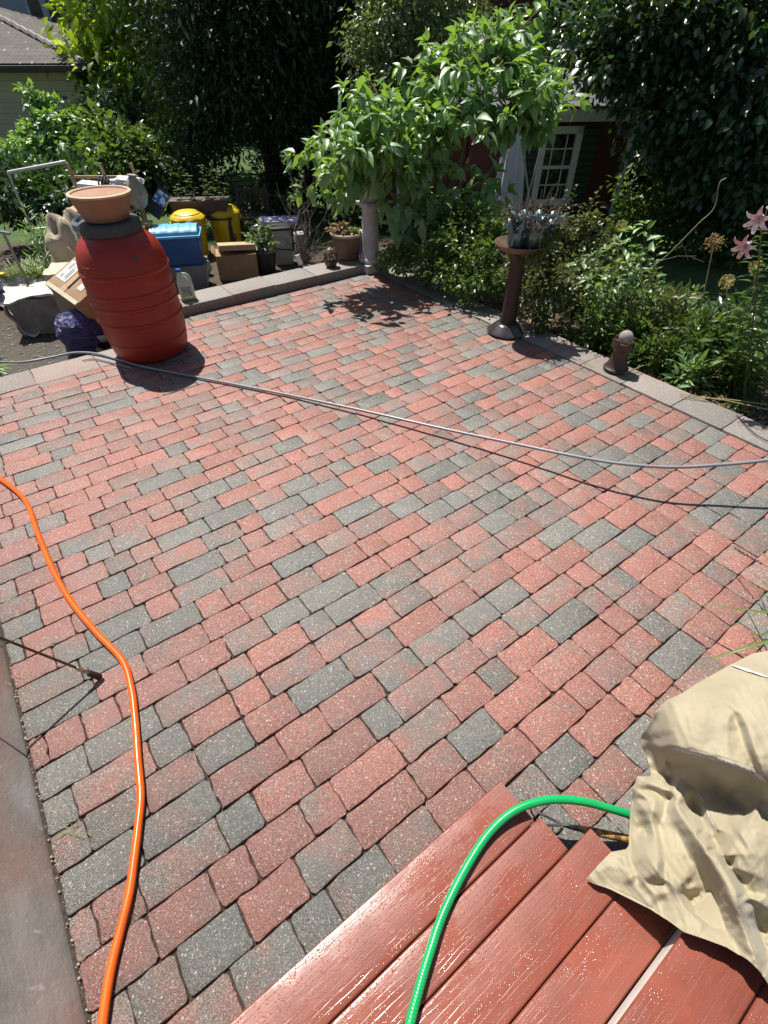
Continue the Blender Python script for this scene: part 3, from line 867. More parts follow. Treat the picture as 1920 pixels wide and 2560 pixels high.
# ================================================================= BEIGE CANVAS COVER
def make_cover():
    def px(c): return (1240 + c[0] / 2.257, 1580 + c[1] / 2.257)
    ctrl = [(1700, 40, .50), (1535, 105, .50), (1330, 180, .52), (1130, 290, .52), (960, 385, .50), (900, 450, .46), (862, 520, .40), (805, 600, .20), (1850, 200, .6),
            (1200, 450, .60), (1400, 300, .58), (1535, 400, .62), (1800, 500, .62), (1300, 600, .605), (1100, 560, .58), (1000, 560, .53),
            (940, 620, .42), (980, 650, .49), (1090, 672, .545), (1200, 700, .575), (1320, 735, .595), (1450, 785, .60), (1535, 850, .60), (1700, 950, .60),
            (870, 720, .20), (905, 800, .20), (960, 760, .30), (985, 860, .25), (1140, 840, .33), (1250, 900, .33), (1340, 980, .33), (1430, 1020, .36), (1535, 1000, .42), (1700, 1090, .45),
            (1060, 760, .40), (1200, 820, .40), (1350, 900, .42), (1480, 950, .45),
            (800, 812, .30), (770, 950, .20), (755, 1180, .17), (650, 1240, .23), (508, 1392, .195), (640, 1450, .21), (780, 1505, .23), (960, 1615, .30), (1060, 1690, .38), (1300, 1775, .40), (1490, 1910, .40), (1540, 1990, .40), (1700, 2150, .40),
            (880, 1000, .27), (900, 1100, .25), (1060, 1150, .36), (1150, 1050, .32), (860, 1300, .30), (950, 1450, .30), (1000, 1300, .34), (1250, 1250, .42), (1400, 1100, .47), (1535, 1120, .48), (1700, 1300, .48), (1450, 1350, .45), (1350, 1500, .44), (1535, 1500, .44), (1150, 1550, .30), (1220, 1640, .34), (1500, 1700, .36), (1600, 1800, .36)]
    # folds: points, height, half width
    ridges = [
        ([(790, 815), (985, 905), (1040, 1020), (1130, 1160), (1215, 1290), (1300, 1430), (1400, 1690), (1500, 1940)], .085, 34),
        ([(1075, 1010), (1170, 1160), (1260, 1290), (1345, 1440), (1430, 1660), (1510, 1900)], .075, 26),
        ([(1000, 790), (1130, 880), (1170, 960), (1240, 1125)], .060, 38),
        ([(790, 1165), (850, 1260), (960, 1395), (1080, 1560), (1190, 1650)], .055, 36),
        ([(640, 1240), (715, 1275), (760, 1380), (795, 1440)], .040, 36),
        ([(510, 1392), (600, 1330), (690, 1290)], .012, 40),
        ([(840, 1155), (870, 1250), (950, 1390), (1080, 1450)], .045, 30),
        ([(905, 900), (870, 1060), (925, 1280), (935, 1350)], .035, 26),
        ([(780, 830), (775, 1000), (760, 1190)], .022, 18),
        ([(1535, 970), (1420, 1000), (1380, 1090), (1150, 1145)], .040, 40),
        ([(1350, 1160), (1420, 1090), (1535, 1140)], .030, 46),
        ([(1360, 400), (1440, 600), (1500, 780), (1550, 960)], .030, 30),
        ([(1330, 180), (1440, 215), (1535, 240)], .018, 16),
        ([(980, 640), (1090, 672), (1200, 700), (1320, 735), (1450, 785), (1535, 850)], .022, 14),
        ([(1020, 360), (1000, 450), (960, 600)], .018, 14), ([(1060, 340), (1040, 460), (985, 620)], .014, 11),
        ([(930, 600), (940, 700), (985, 840)], .040, 22), ([(860, 560), (870, 660), (900, 790)], .024, 20),
        ([(1250, 880), (1300, 930), (1400, 1020)], .028, 18), ([(1240, 720), (1290, 800), (1340, 900)], .025, 22),
        ([(960, 1410), (1010, 1530), (1090, 1660)], .040, 24),
        ([(1140, 300), (1180, 380), (1160, 560)], .010, 36), ([(1250, 300), (1330, 420), (1300, 560)], .014, 40),
        ([(1535, 300), (1480, 420), (1500, 620)], .012, 40),
        ([(1215, 1235), (1300, 1270), (1430, 1240), (1560, 1290)], .022, 60), ([(1300, 1330), (1420, 1360), (1560, 1400)], .020, 50), ([(1380, 1500), (1470, 1520), (1570, 1600)], .022, 50), ([(700, 1300), (820, 1400), (940, 1520)], .022, 40),
    ]
    valleys = [
        ([(1000, 1060), (1085, 1240), (1160, 1400), (1265, 1640), (1340, 1730)], .060, 30), ([(1160, 1080), (1285, 1265), (1390, 1420), (1475, 1610), (1540, 1840)], .045, 30),
        ([(1070, 1440), (1100, 1540), (1190, 1640), (1240, 1690)], .045, 46), 
         ([(820, 1060), (850, 1150), (800, 1180)], .03, 26),
        ([(1320, 440), (1380, 560), (1440, 740), (1510, 960)], .035, 18), ([(1450, 1560), (1470, 1680), (1535, 1780)], .035, 44),
        ([(990, 920), (920, 1100), (950, 1300)], .03, 30), ([(1120, 980), (1200, 1100)], .03, 22),
        ([(760, 1300), (800, 1390), (880, 1430)], .014, 22), ([(960, 790), (1000, 700)], .03, 26),
    ]
    outline = [(1750, 20), (1535, 105), (1450, 120), (1330, 180), (1230, 235), (1130, 290), (1050, 345), (960, 385), (900, 450), (862, 520), (805, 600), (830, 660), (855, 720), (880, 815), (800, 812), (772, 880), (765, 950), (752, 1080), (750, 1200), (735, 1225), (650, 1240), (580, 1310), (508, 1392),
               (545, 1420), (640, 1450), (780, 1520), (880, 1570), (960, 1620), (1060, 1690), (1180, 1730), (1300, 1775), (1420, 1850), (1495, 1920), (1540, 1990), (1750, 2190), (2000, 2100), (2000, 200)]
    C = np.array([(x, y, z + (.030 if (y > 980 and 760 < x) else 0)) for x, y, z in ctrl])
    ST = 6.0
    xs = np.arange(490, 2010, ST); ys = np.arange(10, 2200, ST)
    X, Y = np.meshgrid(xs, ys)
    # inside test, and snapping of the rim to the outline
    P = np.array(outline, float)
    inside = np.zeros(X.shape, bool)
    n = len(P); j = n - 1
    for i in range(n):
        xi, yi = P[i]; xj, yj = P[j]
        cond = ((yi > Y) != (yj > Y)) & (X < (xj - xi) * (Y - yi) / (yj - yi + 1e-9) + xi)
        inside ^= cond; j = i
    def segd(X, Y, pts):
        best = np.full(X.shape, 1e9); par = np.zeros(X.shape); ln = [math.dist(a, b) for a, b in zip(pts[:-1], pts[1:])]; acc = 0.0; k = 0
        bx = X.copy(); by = Y.copy()
        for a, b in zip(pts[:-1], pts[1:]):
            ax, ay = a; dx, dy = b[0] - ax, b[1] - ay
            t = np.clip(((X - ax) * dx + (Y - ay) * dy) / (dx * dx + dy * dy), 0, 1)
            qx, qy = ax + t * dx, ay + t * dy
            d = np.hypot(X - qx, Y - qy)
            m = d < best
            par = np.where(m, (acc + t * ln[k]) / sum(ln), par); acc += ln[k]; k += 1
            best = np.where(m, d, best); bx = np.where(m, qx, bx); by = np.where(m, qy, by)
        segd.par = par
        return best, bx, by
    dist, bx, by = segd(X, Y, outline + [outline[0]])
    near = (~inside) & (dist < ST * 1.5)
    keep = inside | near
    Xs = np.where(near, bx, X); Ys = np.where(near, by, Y)
    # thin-plate spline through the measured heights gives the lie of the cloth,
    # creases are then laid in as break lines of a triangulated net
    S = 500.0
    cp = C[:, :2] / S; K = len(cp)
    def U(r2): return np.where(r2 > 1e-12, r2 * np.log(r2 + 1e-12), 0.0)
    A = np.zeros((K + 3, K + 3))
    A[:K, :K] = U(((cp[:, None, :] - cp[None, :, :]) ** 2).sum(-1)) + np.eye(K) * .012
    A[:K, K] = 1; A[:K, K + 1:] = cp; A[K, :K] = 1; A[K + 1:, :K] = cp.T
    sol = np.linalg.solve(A, np.concatenate([C[:, 2], np.zeros(3)]))
    def tps(x, y):
        z = sol[K] + sol[K + 1] * x / S + sol[K + 2] * y / S
        for k in range(K): z = z + sol[k] * U((x / S - cp[k, 0]) ** 2 + (y / S - cp[k, 1]) ** 2)
        return z
    pts2 = []; zz = []; edges = []
    def put(x, y, z): pts2.append(Vector((x, y))); zz.append(z); return len(pts2) - 1
    def lay(pts, h, ends):
        q = []
        for a_, b_ in zip(pts[:-1], pts[1:]):
            m_ = max(1, int(math.dist(a_, b_) / 45))
            q += [(a_[0] + (b_[0] - a_[0]) * i / m_, a_[1] + (b_[1] - a_[1]) * i / m_) for i in range(m_)]
        q.append(pts[-1]); last = None
        for i, (x, y) in enumerate(q):
            f = min(1, ends + 2.2 * math.sin(math.pi * i / (len(q) - 1)))
            k = put(x, y, float(tps(np.float64(x), np.float64(y))) + h * f)
            if last is not None: edges.append((last, k))
            last = k
    for pts, h, w in ridges: lay(pts, h * .85, .25)
    for pts, h, w in valleys: lay(pts, -h * .9, 0.1)
    crease = np.array([tuple(p) for p in pts2])
    for gx in range(480, 2040, 75):
        for gy in range(0, 2230, 75):
            jx, jy = gx + 18 * mnoise.noise(Vector((gx * .013, gy * .017, 3))), gy + 18 * mnoise.noise(Vector((gx * .017, gy * .011, 8)))
            if np.min(np.hypot(crease[:, 0] - jx, crease[:, 1] - jy)) > 62:
                put(jx, jy, float(tps(np.float64(jx), np.float64(jy))) + .010 * mnoise.noise(Vector((jx * .01, jy * .01, 2))))
    from mathutils.geometry import delaunay_2d_cdt
    vo, eo, fo, ov, oe, of = delaunay_2d_cdt(pts2, edges, [], 0, 1e-4)
    zo = [np.mean([zz[i] for i in src]) if src else None for src in ov]
    for i, z in enumerate(zo):
        if z is None:      # crossing of two creases
            zo[i] = float(tps(np.float64(vo[i].x), np.float64(vo[i].y)))
    Z = tps(Xs, Ys)
    for f in fo:
        (x0, y0), (x1, y1), (x2, y2) = [tuple(vo[i]) for i in f[:3]]
        z0, z1, z2 = [zo[i] for i in f[:3]]
        det = (y1 - y2) * (x0 - x2) + (x2 - x1) * (y0 - y2)
        if abs(det) < 1e-6: continue
        i0 = max(0, int((min(x0, x1, x2) - xs[0]) / ST) - 1); i1 = int((max(x0, x1, x2) - xs[0]) / ST) + 2
        j0 = max(0, int((min(y0, y1, y2) - ys[0]) / ST) - 1); j1 = int((max(y0, y1, y2) - ys[0]) / ST) + 2
        XX, YY = Xs[j0:j1, i0:i1], Ys[j0:j1, i0:i1]
        l0 = ((y1 - y2) * (XX - x2) + (x2 - x1) * (YY - y2)) / det
        l1 = ((y2 - y0) * (XX - x2) + (x0 - x2) * (YY - y2)) / det
        l2 = 1 - l0 - l1
        m_ = (l0 >= -1e-6) & (l1 >= -1e-6) & (l2 >= -1e-6)
        Z[j0:j1, i0:i1] = np.where(m_, l0 * z0 + l1 * z1 + l2 * z2, Z[j0:j1, i0:i1])
    for it in range(7):
        Zp = np.pad(Z, 1, mode='edge')
        Z = (Zp[:-2, 1:-1] + Zp[2:, 1:-1] + Zp[1:-1, :-2] + Zp[1:-1, 2:] + 2 * Z) / 6
    # long soft drape folds and pulled creases
    ca, sa = math.cos(R(62)), math.sin(R(62))
    for a in range(Z.shape[0]):
        for b_ in range(Z.shape[1]):
            if not keep[a, b_]: continue
            x, y = float(Xs[a, b_]), float(Ys[a, b_])
            bend = 60 * mnoise.noise(Vector((x * .003, y * .003, 6)))
            sp = (-x * sa + y * ca) + bend; sl = x * ca + y * sa
            low = smooth(820, 960, y - .25 * (x - 1000))
            n1 = abs(mnoise.noise(Vector((sp * .016, sl * .0035, 11))))
            n2 = abs(mnoise.noise(Vector((sp * .034, sl * .006, 3))))
            Z[a, b_] += (.011 * (.35 - n1) + .003 * (.3 - n2)) * low + (.007 * (.3 - n1)) * (1 - low)
    # stitched hem lines
    for pts, h, w in (([(1000, 925), (1075, 1030), (1170, 1180), (1255, 1310), (1330, 1450), (1420, 1690), (1510, 1935)], .004, 6), ([(785, 850), (768, 1010), (757, 1180)], .003, 5), ([(560, 1335), (640, 1270), (745, 1250)], .003, 5), ([(1090, 660), (1200, 690), (1320, 724), (1450, 772)], .003, 6), ([(1350, 200), (1440, 232), (1535, 262)], .003, 6), ([(1140, 905), (1185, 990), (1250, 1130)], .004, 6), ([(640, 1440), (780, 1505), (960, 1605), (1060, 1675)], .003, 5)):
        d, _, _ = segd(Xs, Ys, pts)
        Z -= h * np.exp(-(d / w) ** 2)
    idx = -np.ones(X.shape, int); vs = []
    for a in range(X.shape[0]):
        for b_ in range(X.shape[1]):
            if keep[a, b_]:
                cx, cy = float(Xs[a, b_]), float(Ys[a, b_])
                nz = mnoise.noise(Vector((cx * .012, cy * .012, 1))) * .003 + mnoise.noise(Vector((cx * .035, cy * .03, 5))) * .0012
                z = Z[a, b_] + nz
                q = at_z(*px((cx, cy)), z)
                u, v = touv(q)
                lim = .368 if v < -.288 else (.188 if (v < .33 and u < .93) else .012)
                if z < lim: q = at_z(*px((cx, cy)), lim)
                idx[a, b_] = len(vs); vs.append(q)
    fs = []
    for a in range(X.shape[0] - 1):
        for b_ in range(X.shape[1] - 1):
            q = [idx[a, b_], idx[a + 1, b_], idx[a + 1, b_ + 1], idx[a, b_ + 1]]
            if min(q) >= 0: fs.append(tuple(int(k) for k in q))
    mb = MB(); mb.add(vs, fs)
    m, nt, p, out = nodes_of("beige canvas")
    vec = coords(nt)
    n1 = noise_(nt, vec, 6, 5); n2 = noise_(nt, vec, 38, 4, .6); n3 = noise_(nt, vec, 420, 2)
    c = mixc(nt, ramp(nt, n1, .35, .68), (.385, .335, .228), (.325, .277, .182))
    c = mixc(nt, ramp(nt, n2, .58, .78, 0, .35), c, (.34, .25, .13))
    nt.links.new(c, p.inputs['Base Color']); p.inputs['Roughness'].default_value = .8
    p.inputs['Sheen Weight'].default_value = .15
    bump_(nt, p, math_(nt, 'MULTIPLY_ADD', n3, .15, math_(nt, 'MULTIPLY', n2, .8)), .35, .008)
    o = mb.build("canvas_cover", m, smooth_angle=0)
    o.data.polygons.foreach_set("use_smooth", [True] * len(o.data.polygons))
    # faded white bands of piping
    wb = mat("faded white piping", (.58, .56, .55), .8, (.44, .42, .40), 24)
    for pts, w in (([(985, 655), (1090, 678), (1200, 704), (1320, 738), (1450, 788), (1535, 850)], 13), ([(1330, 186), (1440, 222), (1560, 262)], 9), ([(1135, 890), (1172, 965), (1238, 1118)], 8)):
        vs2 = []; q = []
        for a_, b2 in zip(pts[:-1], pts[1:]):
            k = int(math.dist(a_, b2) / 7)
            q += [(a_[0] + (b2[0] - a_[0]) * i / k, a_[1] + (b2[1] - a_[1]) * i / k) for i in range(k)]
        for i, (x, y) in enumerate(q):
            ww = w * (.75 + .5 * mnoise.noise(Vector((x * .02, y * .02, 4)))) * min(1, .2 + i / 8, .2 + (len(q) - i) / 8)
            for off in (-ww, 0, ww):
                jj = min(Z.shape[0] - 1, int(round((y + off - ys[0]) / ST))); ii = min(Z.shape[1] - 1, int(round((x - xs[0]) / ST)))
                vs2.append(at_z(*px((x, y + off)), Z[jj, ii] + .006))
        b3 = MB(); b3.add(vs2, [(3 * i + j, 3 * i + 3 + j, 3 * i + 4 + j, 3 * i + 1 + j) for i in range(len(q) - 1) for j in range(2)])
        b3.build("piping", wb, o, 80)
    # the far hem falls to the ground: drop the rim of the upper hump
    me = o.data
    bm = bmesh.new(); bm.from_mesh(me)
    be = [e for e in bm.edges if e.is_boundary]
    sel = []
    for e in be:
        mz = (e.verts[0].co + e.verts[1].co) / 2
        u, v = touv(mz)
        if v > .15 or u > 1.5: sel.append(e)
    for lev in range(3):
        r = bmesh.ops.extrude_edge_only(bm, edges=sel)
        nv = [g for g in r['geom'] if isinstance(g, bmesh.types.BMVert)]
        sel = [g for g in r['geom'] if isinstance(g, bmesh.types.BMEdge)]
        for v in nv:
            d = Vector((v.co.x, v.co.y, 0)).normalized()
            v.co.z = max(.004, v.co.z * (.62, .35, 0)[lev]); v.co += Vector((d.x, d.y, 0)) * (-.03, -.02, 0.01)[lev]
            v.co.z = max(.004, v.co.z)
    bm.normal_update(); bm.to_mesh(me); bm.free()
    me.polygons.foreach_set("use_smooth", [True] * len(me.polygons))
    md = o.modifiers.new("solid", 'SOLIDIFY'); md.thickness = .0018; md.offset = -1
    props(o, "crumpled beige canvas furniture cover heaped over the end of the red step", "canvas cover")
make_cover()
# ================================================================= CLUTTER BEYOND THE WALL
def crumple(b, amp, f, seed=0):
    """push the collected vertices about with noise"""
    b.v = [tuple(Vector(p) + Vector((mnoise.noise(Vector(p) * f + Vector((seed, 0, 0))), mnoise.noise(Vector(p) * f + Vector((0, seed + 9, 0))), mnoise.noise(Vector(p) * f + Vector((0, 0, seed + 5))))) * amp) for p in b.v]
    return b
def grid_box(d, n=8):
    """box with subdivided faces centred on the origin, bottom at 0"""
    bm = bmesh.new(); bmesh.ops.create_cube(bm, size=1.0)
    bmesh.ops.subdivide_edges(bm, edges=bm.edges[:], cuts=n, use_grid_fill=True)
    for v in bm.verts: v.co = Vector((v.co.x * d[0], v.co.y * d[1], (v.co.z + .5) * d[2]))
    bm.verts.index_update()
    r = ([tuple(v.co) for v in bm.verts], [[v.index for v in f.verts] for f in bm.faces]); bm.free()
    return r
def G(x, y, dz=0.0):
    """terrain point seen at a photo pixel"""
    z = -.3
    for k in range(6):
        p = at_z(x, y, z); z = terrain(p.x, p.y)
    return Vector((p.x, p.y, z + dz))

KRAFT = mat("kraft cardboard", (.36, .235, .13), .85, (.30, .19, .10), 7, .1, 90)
PAPER = mat("white paper label", (.72, .70, .66), .7, (.60, .58, .55), 22)
TAPE = mat("packing tape", (.50, .36, .20), .35, (.42, .29, .15), 20)
BLACKP = mat("black plastic", (.018, .018, .02), .42, (.03, .03, .032), 12)

# yellow rubbish bins
def yellow_bin(q, label, badge):
    t = thing("yellow_bin", label, "trash bin", q, group="yellow rubbish bins with domed lids")
    ye = mat("yellow plastic", (.72, .50, .010), .40, (.62, .42, .01), 6, .15, 50)
    b = MB(); b.lathe([(.0, 0), (.195, 0), (.205, .01), (.222, .25), (.238, .47), (.240, .50), (.252, .505), (.252, .52), (.240, .53)], 48); b.build("body", ye, t)
    # two side grips
    b2 = MB()
    for k, a in enumerate((0.3, 3.44)):
        d = Vector((math.cos(a), math.sin(a), 0)); bb = MB(); bb.box(d * .255 + Vector((0, 0, .47)), (.035, .12, .05), Matrix.Rotation(a, 3, 'Z'), .008); bb.build("grip", ye, t)
    b = MB(); b.lathe([(.245, .525), (.262, .528), (.262, .55), (.250, .562), (.225, .59), (.20, .60), (.195, .612), (.15, .632), (.08, .645), (.0, .65)], 48, wob=lambda a, z: 1 + (.012 * math.cos(a * 8) if z > .56 else 0)); l = b.build("lid", ye, t)
    if badge:
        b = MB(); a = math.atan2(-q.y, -q.x) + .40
        d = Vector((math.cos(a), math.sin(a), 0)); rot = d.to_track_quat('Z', 'Y').to_matrix()
        c = d * .226 + Vector((0, 0, .215))
        n = 24
        vs = []; fs = []
        for k in range(n):
            an = 2 * math.pi * k / n
            for rr in (.036, .052): vs.append(c + rot @ Vector((rr * math.cos(an), rr * 1.25 * math.sin(an), .004)))
        fs = [(2 * k, 2 * k + 1, 2 * ((k + 1) % n) + 1, 2 * ((k + 1) % n)) for k in range(n)]
        b.add(vs, fs)
        vs = [c + rot @ Vector((.018 * math.cos(2 * math.pi * k / n), .030 * math.sin(2 * math.pi * k / n), .006)) for k in range(n)]
        b.add(vs, [tuple(range(n))])
        b.build("badge", BLACKP, t)
q2 = G(568, 628); q2.y += .20; q1 = G(482, 648); q1.y += .20
yellow_bin(Vector((q1.x, q1.y, terrain(q1.x, q1.y))), "yellow rubbish bin behind the blue storage box, its lid under the brown trough", False)
yellow_bin(Vector((q2.x, q2.y, terrain(q2.x, q2.y))), "yellow rubbish bin bearing a round black badge near the cardboard box", True)

def make_blue_box():
    q = Vector((-2.72, 7.38, 0)); q.z = terrain(q.x, q.y)
    rz = R(12)
    t = thing("grey_tote", "grey plastic storage tote under the blue storage box", "storage box", q, rz)
    gp = mat("grey translucent plastic", (.20, .23, .24), .4, (.15, .17, .18), 5)
    b = MB(); b.box((0, 0, .16), (.60, .42, .32), bev=.02, taper=.92); b.box((0, 0, .315), (.63, .45, .022), bev=.006); b.build("body", gp, t)
    t = thing("blue_storage_box", "blue plastic storage box with a light blue ribbed lid", "storage box", q + Vector((0, 0, .328)), rz)
    b = MB(); b.box((0, 0, .17), (.60, .40, .34), bev=.02, taper=.93)
    b.build("body", mat("dark blue plastic", (.018, .105, .32), .4, (.014, .085, .27), 5), t)
    lb = mat("light blue plastic", (.16, .48, .76), .4, (.12, .40, .68), 4)
    b = MB(); b.box((0, 0, .348), (.64, .44, .03), bev=.008); b.build("rim", lb, t)
    # ribbed domed lid
    n = 40; prof = []
    vs = []; fs = []
    for i in range(n + 1):
        x = -.29 + .58 * i / n
        rb = .008 * (1 if (i // 5) % 2 == 0 else 0)
        for j in range(13):
            a = math.pi * j / 12
            vs.append((x, -.19 * math.cos(a), .36 + (.085 + rb) * math.sin(a) ** .6))
    fs = [(i * 13 + j, (i + 1) * 13 + j, (i + 1) * 13 + j + 1, i * 13 + j + 1) for i in range(n) for j in range(12)]
    fs += [tuple(range(13)), tuple(reversed([n * 13 + j for j in range(13)]))]
    b = MB(); b.add(vs, fs); b.build("lid", lb, t, 30)
make_blue_box()

def make_jug():
    q = at_z(468, 752, .109) + Vector((-.0, .06, 0))
    t = thing("plastic_jug", "translucent plastic jug with blue cap and pale yellow liquid on the wall", "jug", q, R(20))
    m, nt, p, out = nodes_of("milky plastic")
    p.inputs['Base Color'].default_value = (.60, .72, .62, 1); p.inputs['Roughness'].default_value = .3; p.inputs['Transmission Weight'].default_value = .35
    b = MB()
    def sec(hx, hy, z, dx=0): return [(dx + hx * math.copysign(abs(math.cos(a)) ** .5, math.cos(a)), hy * math.copysign(abs(math.sin(a)) ** .5, math.sin(a)), z) for a in [2 * math.pi * k / 28 for k in range(28)]]
    rows = [sec(.03, .02, 0), sec(.074, .052, .002), sec(.080, .058, .02), sec(.080, .058, .15), sec(.074, .054, .18), sec(.055, .042, .22, -.012), sec(.032, .03, .255, -.028), sec(.022, .022, .275, -.034), sec(.022, .022, .285, -.034)]
    vs = [v for r in rows for v in r]; n = 28
    fs = [(i * n + k, i * n + (k + 1) % n, (i + 1) * n + (k + 1) % n, (i + 1) * n + k) for i in range(len(rows) - 1) for k in range(n)] + [tuple(reversed(range(n))), tuple((len(rows) - 1) * n + k for k in range(n))]
    b.add(vs, fs); b.build("bottle", m, t)
    b = MB(); b.tube(spline([(-.02, -.0, .262), (.03, -.0, .255), (.062, 0, .215), (.06, 0, .17)], 6), .013, 10); b.build("handle", m, t)
    b = MB(); b.lathe([(.0, .285), (.026, .285), (.027, .29), (.027, .308), (.024, .312), (.0, .312)], 22, (-.034, 0, 0)); b.build("cap", mat("blue cap", (.01, .09, .45), .4), t)
    b = MB(); b.box((-.005, -.0585, .095), (.105, .002, .10), bev=.0008)
    b.build("paper_label", mat("pale printed label", (.12, .30, .28), .6, (.45, .40, .28), 26, contrast=(.45, .55)), t)
    b = MB(); b.box((0, 0, .018), (.161, .117, .030), bev=.012)
    b.build("liquid", mat("pale yellow liquid", (.62, .56, .10), .25), t)
make_jug()

def make_carton():
    q = G(592, 700); q.y += .2
    t = thing("open_carton", "battered open cardboard carton behind the low stone wall", "box", q, R(14))
    b = MB(); v, f = grid_box((.56, .36, .32), 5); b.add(v, f); crumple(b, .014, 6); b.build("carton", KRAFT, t, 30)
    b = MB(); b.box((-.285, .0, .33), (.015, .34, .10), Matrix.Rotation(R(-35), 3, 'Y')); b.build("flap", KRAFT, t)
    b = MB(); b.box((0, 0, 0), (.50, .30, .07), bev=.004)
    for k in range(2): pass
    o = b.build("flat_carton", mat("pale cardboard", (.50, .36, .21), .8, (.42, .29, .16), 6)); o.location = q + Vector((.02, .02, .385)); o.rotation_euler = (R(-7), R(3), R(20))
    props(o, "shallow pale cardboard tray lying on top of the open carton", "box")
make_carton()
def simple_box(name, c, d, rz, m, label, cat, bev=.01, rot=None):
    b = MB(); b.box((0, 0, 0), d, bev=bev)
    o = b.build(name, m); o.location = c; o.rotation_euler = rot or (0, 0, rz)
    return props(o, label, cat)
def make_bin_pieces():
    # dark tub next to the carton
    q = G(655, 690); q.y += .25
    t = thing("dark_tub", "black plastic tub of weeds standing between carton and pale box", "tub", q, R(10))
    b = MB(); b.lathe([(.0, 0), (.16, 0), (.20, .26), (.215, .27), (.21, .28), (.19, .27), (.0, .24)], 36); b.build("tub", BLACKP, t)
    # pale boxes
    pale = mat("pale grey plastic", (.42, .42, .40), .5, (.34, .34, .33), 5)
    q = G(706, 668); q.y += .22
    t = thing("pale_bin", "pale grey upright bin with black lid strap in the tree shade", "bin", q, R(12))
    b = MB(); b.box((0, 0, .24), (.30, .28, .48), bev=.015, taper=.9); b.build("body", pale, t)
    b = MB(); b.box((0, 0, .50), (.33, .31, .035), bev=.012); b.build("lid", mat("dark lid", (.03, .03, .03), .4), t)
    b = MB(); b.tube([(-.16, -.148, .25), (0, -.152, .23), (.155, -.148, .21)], .008, 6); b.build("strap", BLACKP, t)
    b = MB(); b.tube(spline([(-.17, -.1, .51), (-.1, -.15, .56), (.1, -.15, .56), (.17, -.1, .51)], 6), .008, 6); b.build("handle", mat("grey wire", (.3, .3, .3), .4), t)
    q = G(748, 655); q.y += .3
    simple_box("foam_block", q + Vector((0, 0, .17)), (.17, .2, .34), R(14), pale, "narrow pale grey foam block beside the pale bin in shade", "block")
    q = at_y(696, 556, 9.6); zz = terrain(q.x, q.y)
    t = thing("low_table", "low dark table behind the pale bin carrying a lavender sheet", "table", Vector((q.x, q.y, zz)), R(6))
    dk = mat("dark weathered boards", (.05, .042, .038), .8, (.03, .025, .022), 12)
    h = q.z - .06 - zz
    b = MB(); b.box((0, 0, h), (.9, .5, .04), bev=.004); b.build("tabletop", dk, t)
    for sx in (-.4, .4):
        for sy in (-.2, .2):
            b = MB(); b.box((sx, sy, h / 2 - .01), (.05, .05, h - .02)); b.build("leg", dk, t)
    o = simple_box("folded_sheet", q + Vector((0, 0, .02)), (.66, .40, .08), R(6), mat("lavender sheet", (.40, .40, .60), .6, (.30, .31, .48), 5), "folded lavender blue plastic sheet on the low dark table", "sheet", .03)
    # slatted bench
    q = at_y(634, 590, 10.0); q.z = terrain(q.x, q.y)
    t = thing("slatted_bench", "dark weathered wooden chair with slatted back beside the yellow bins", "chair", q, R(-8))
    wd = mat("weathered dark wood", (.075, .055, .045), .8, (.045, .034, .028), 9, .3, 60, stretch=(1, 1, .3))
    for sx in (-.26, .26):
        b = MB(); b.box((sx, .2, .38), (.05, .05, .76), Matrix.Rotation(R(-6), 3, 'X'), .004); b.build("leg", wd, t)
        b = MB(); b.box((sx, -.2, .2), (.05, .05, .40), bev=.004); b.build("leg", wd, t)
    b = MB(); b.box((0, .245, .74), (.56, .04, .07), bev=.004); b.build("top_rail", wd, t)
    for k in range(6):
        b = MB(); b.box((-.20 + .08 * k, .225, .55), (.045, .02, .34), Matrix.Rotation(R(-6), 3, 'X'), .003); b.build("slat", wd, t)
    b = MB(); b.box((0, 0, .40), (.56, .46, .04), bev=.004); b.build("seat", wd, t)
    # trough planter above the bins, standing on a dark bench
    q = at_y(506, 540, 9.2); zt = terrain(q.x, q.y)
    t = thing("plank_stand", "dark plank stand behind the yellow bins holding the brown trough", "stand", Vector((q.x, q.y, zt)), R(6))
    hh = q.z - zt
    b = MB(); b.box((0, 0, hh - .02), (.95, .3, .04), bev=.004); b.build("shelf", wd, t)
    for sx in (-.42, .42):
        b = MB(); b.box((sx, 0, (hh - .04) / 2), (.06, .26, hh - .04)); b.build("leg", wd, t)
    t = thing("trough_planter", "long dark brown trough planter with leggy green weeds behind the yellow bins", "planter", q + Vector((0, 0, .002)), R(6))
    br = mat("dark brown planter plastic", (.085, .062, .052), .6, (.06, .045, .038), 6)
    b = MB(); b.box((0, 0, .115), (.88, .26, .23), bev=.012, taper=.88); b.box((0, 0, .225), (.92, .30, .03), bev=.008); b.build("trough", br, t)
    return q
TROUGH_AT = make_bin_pieces()

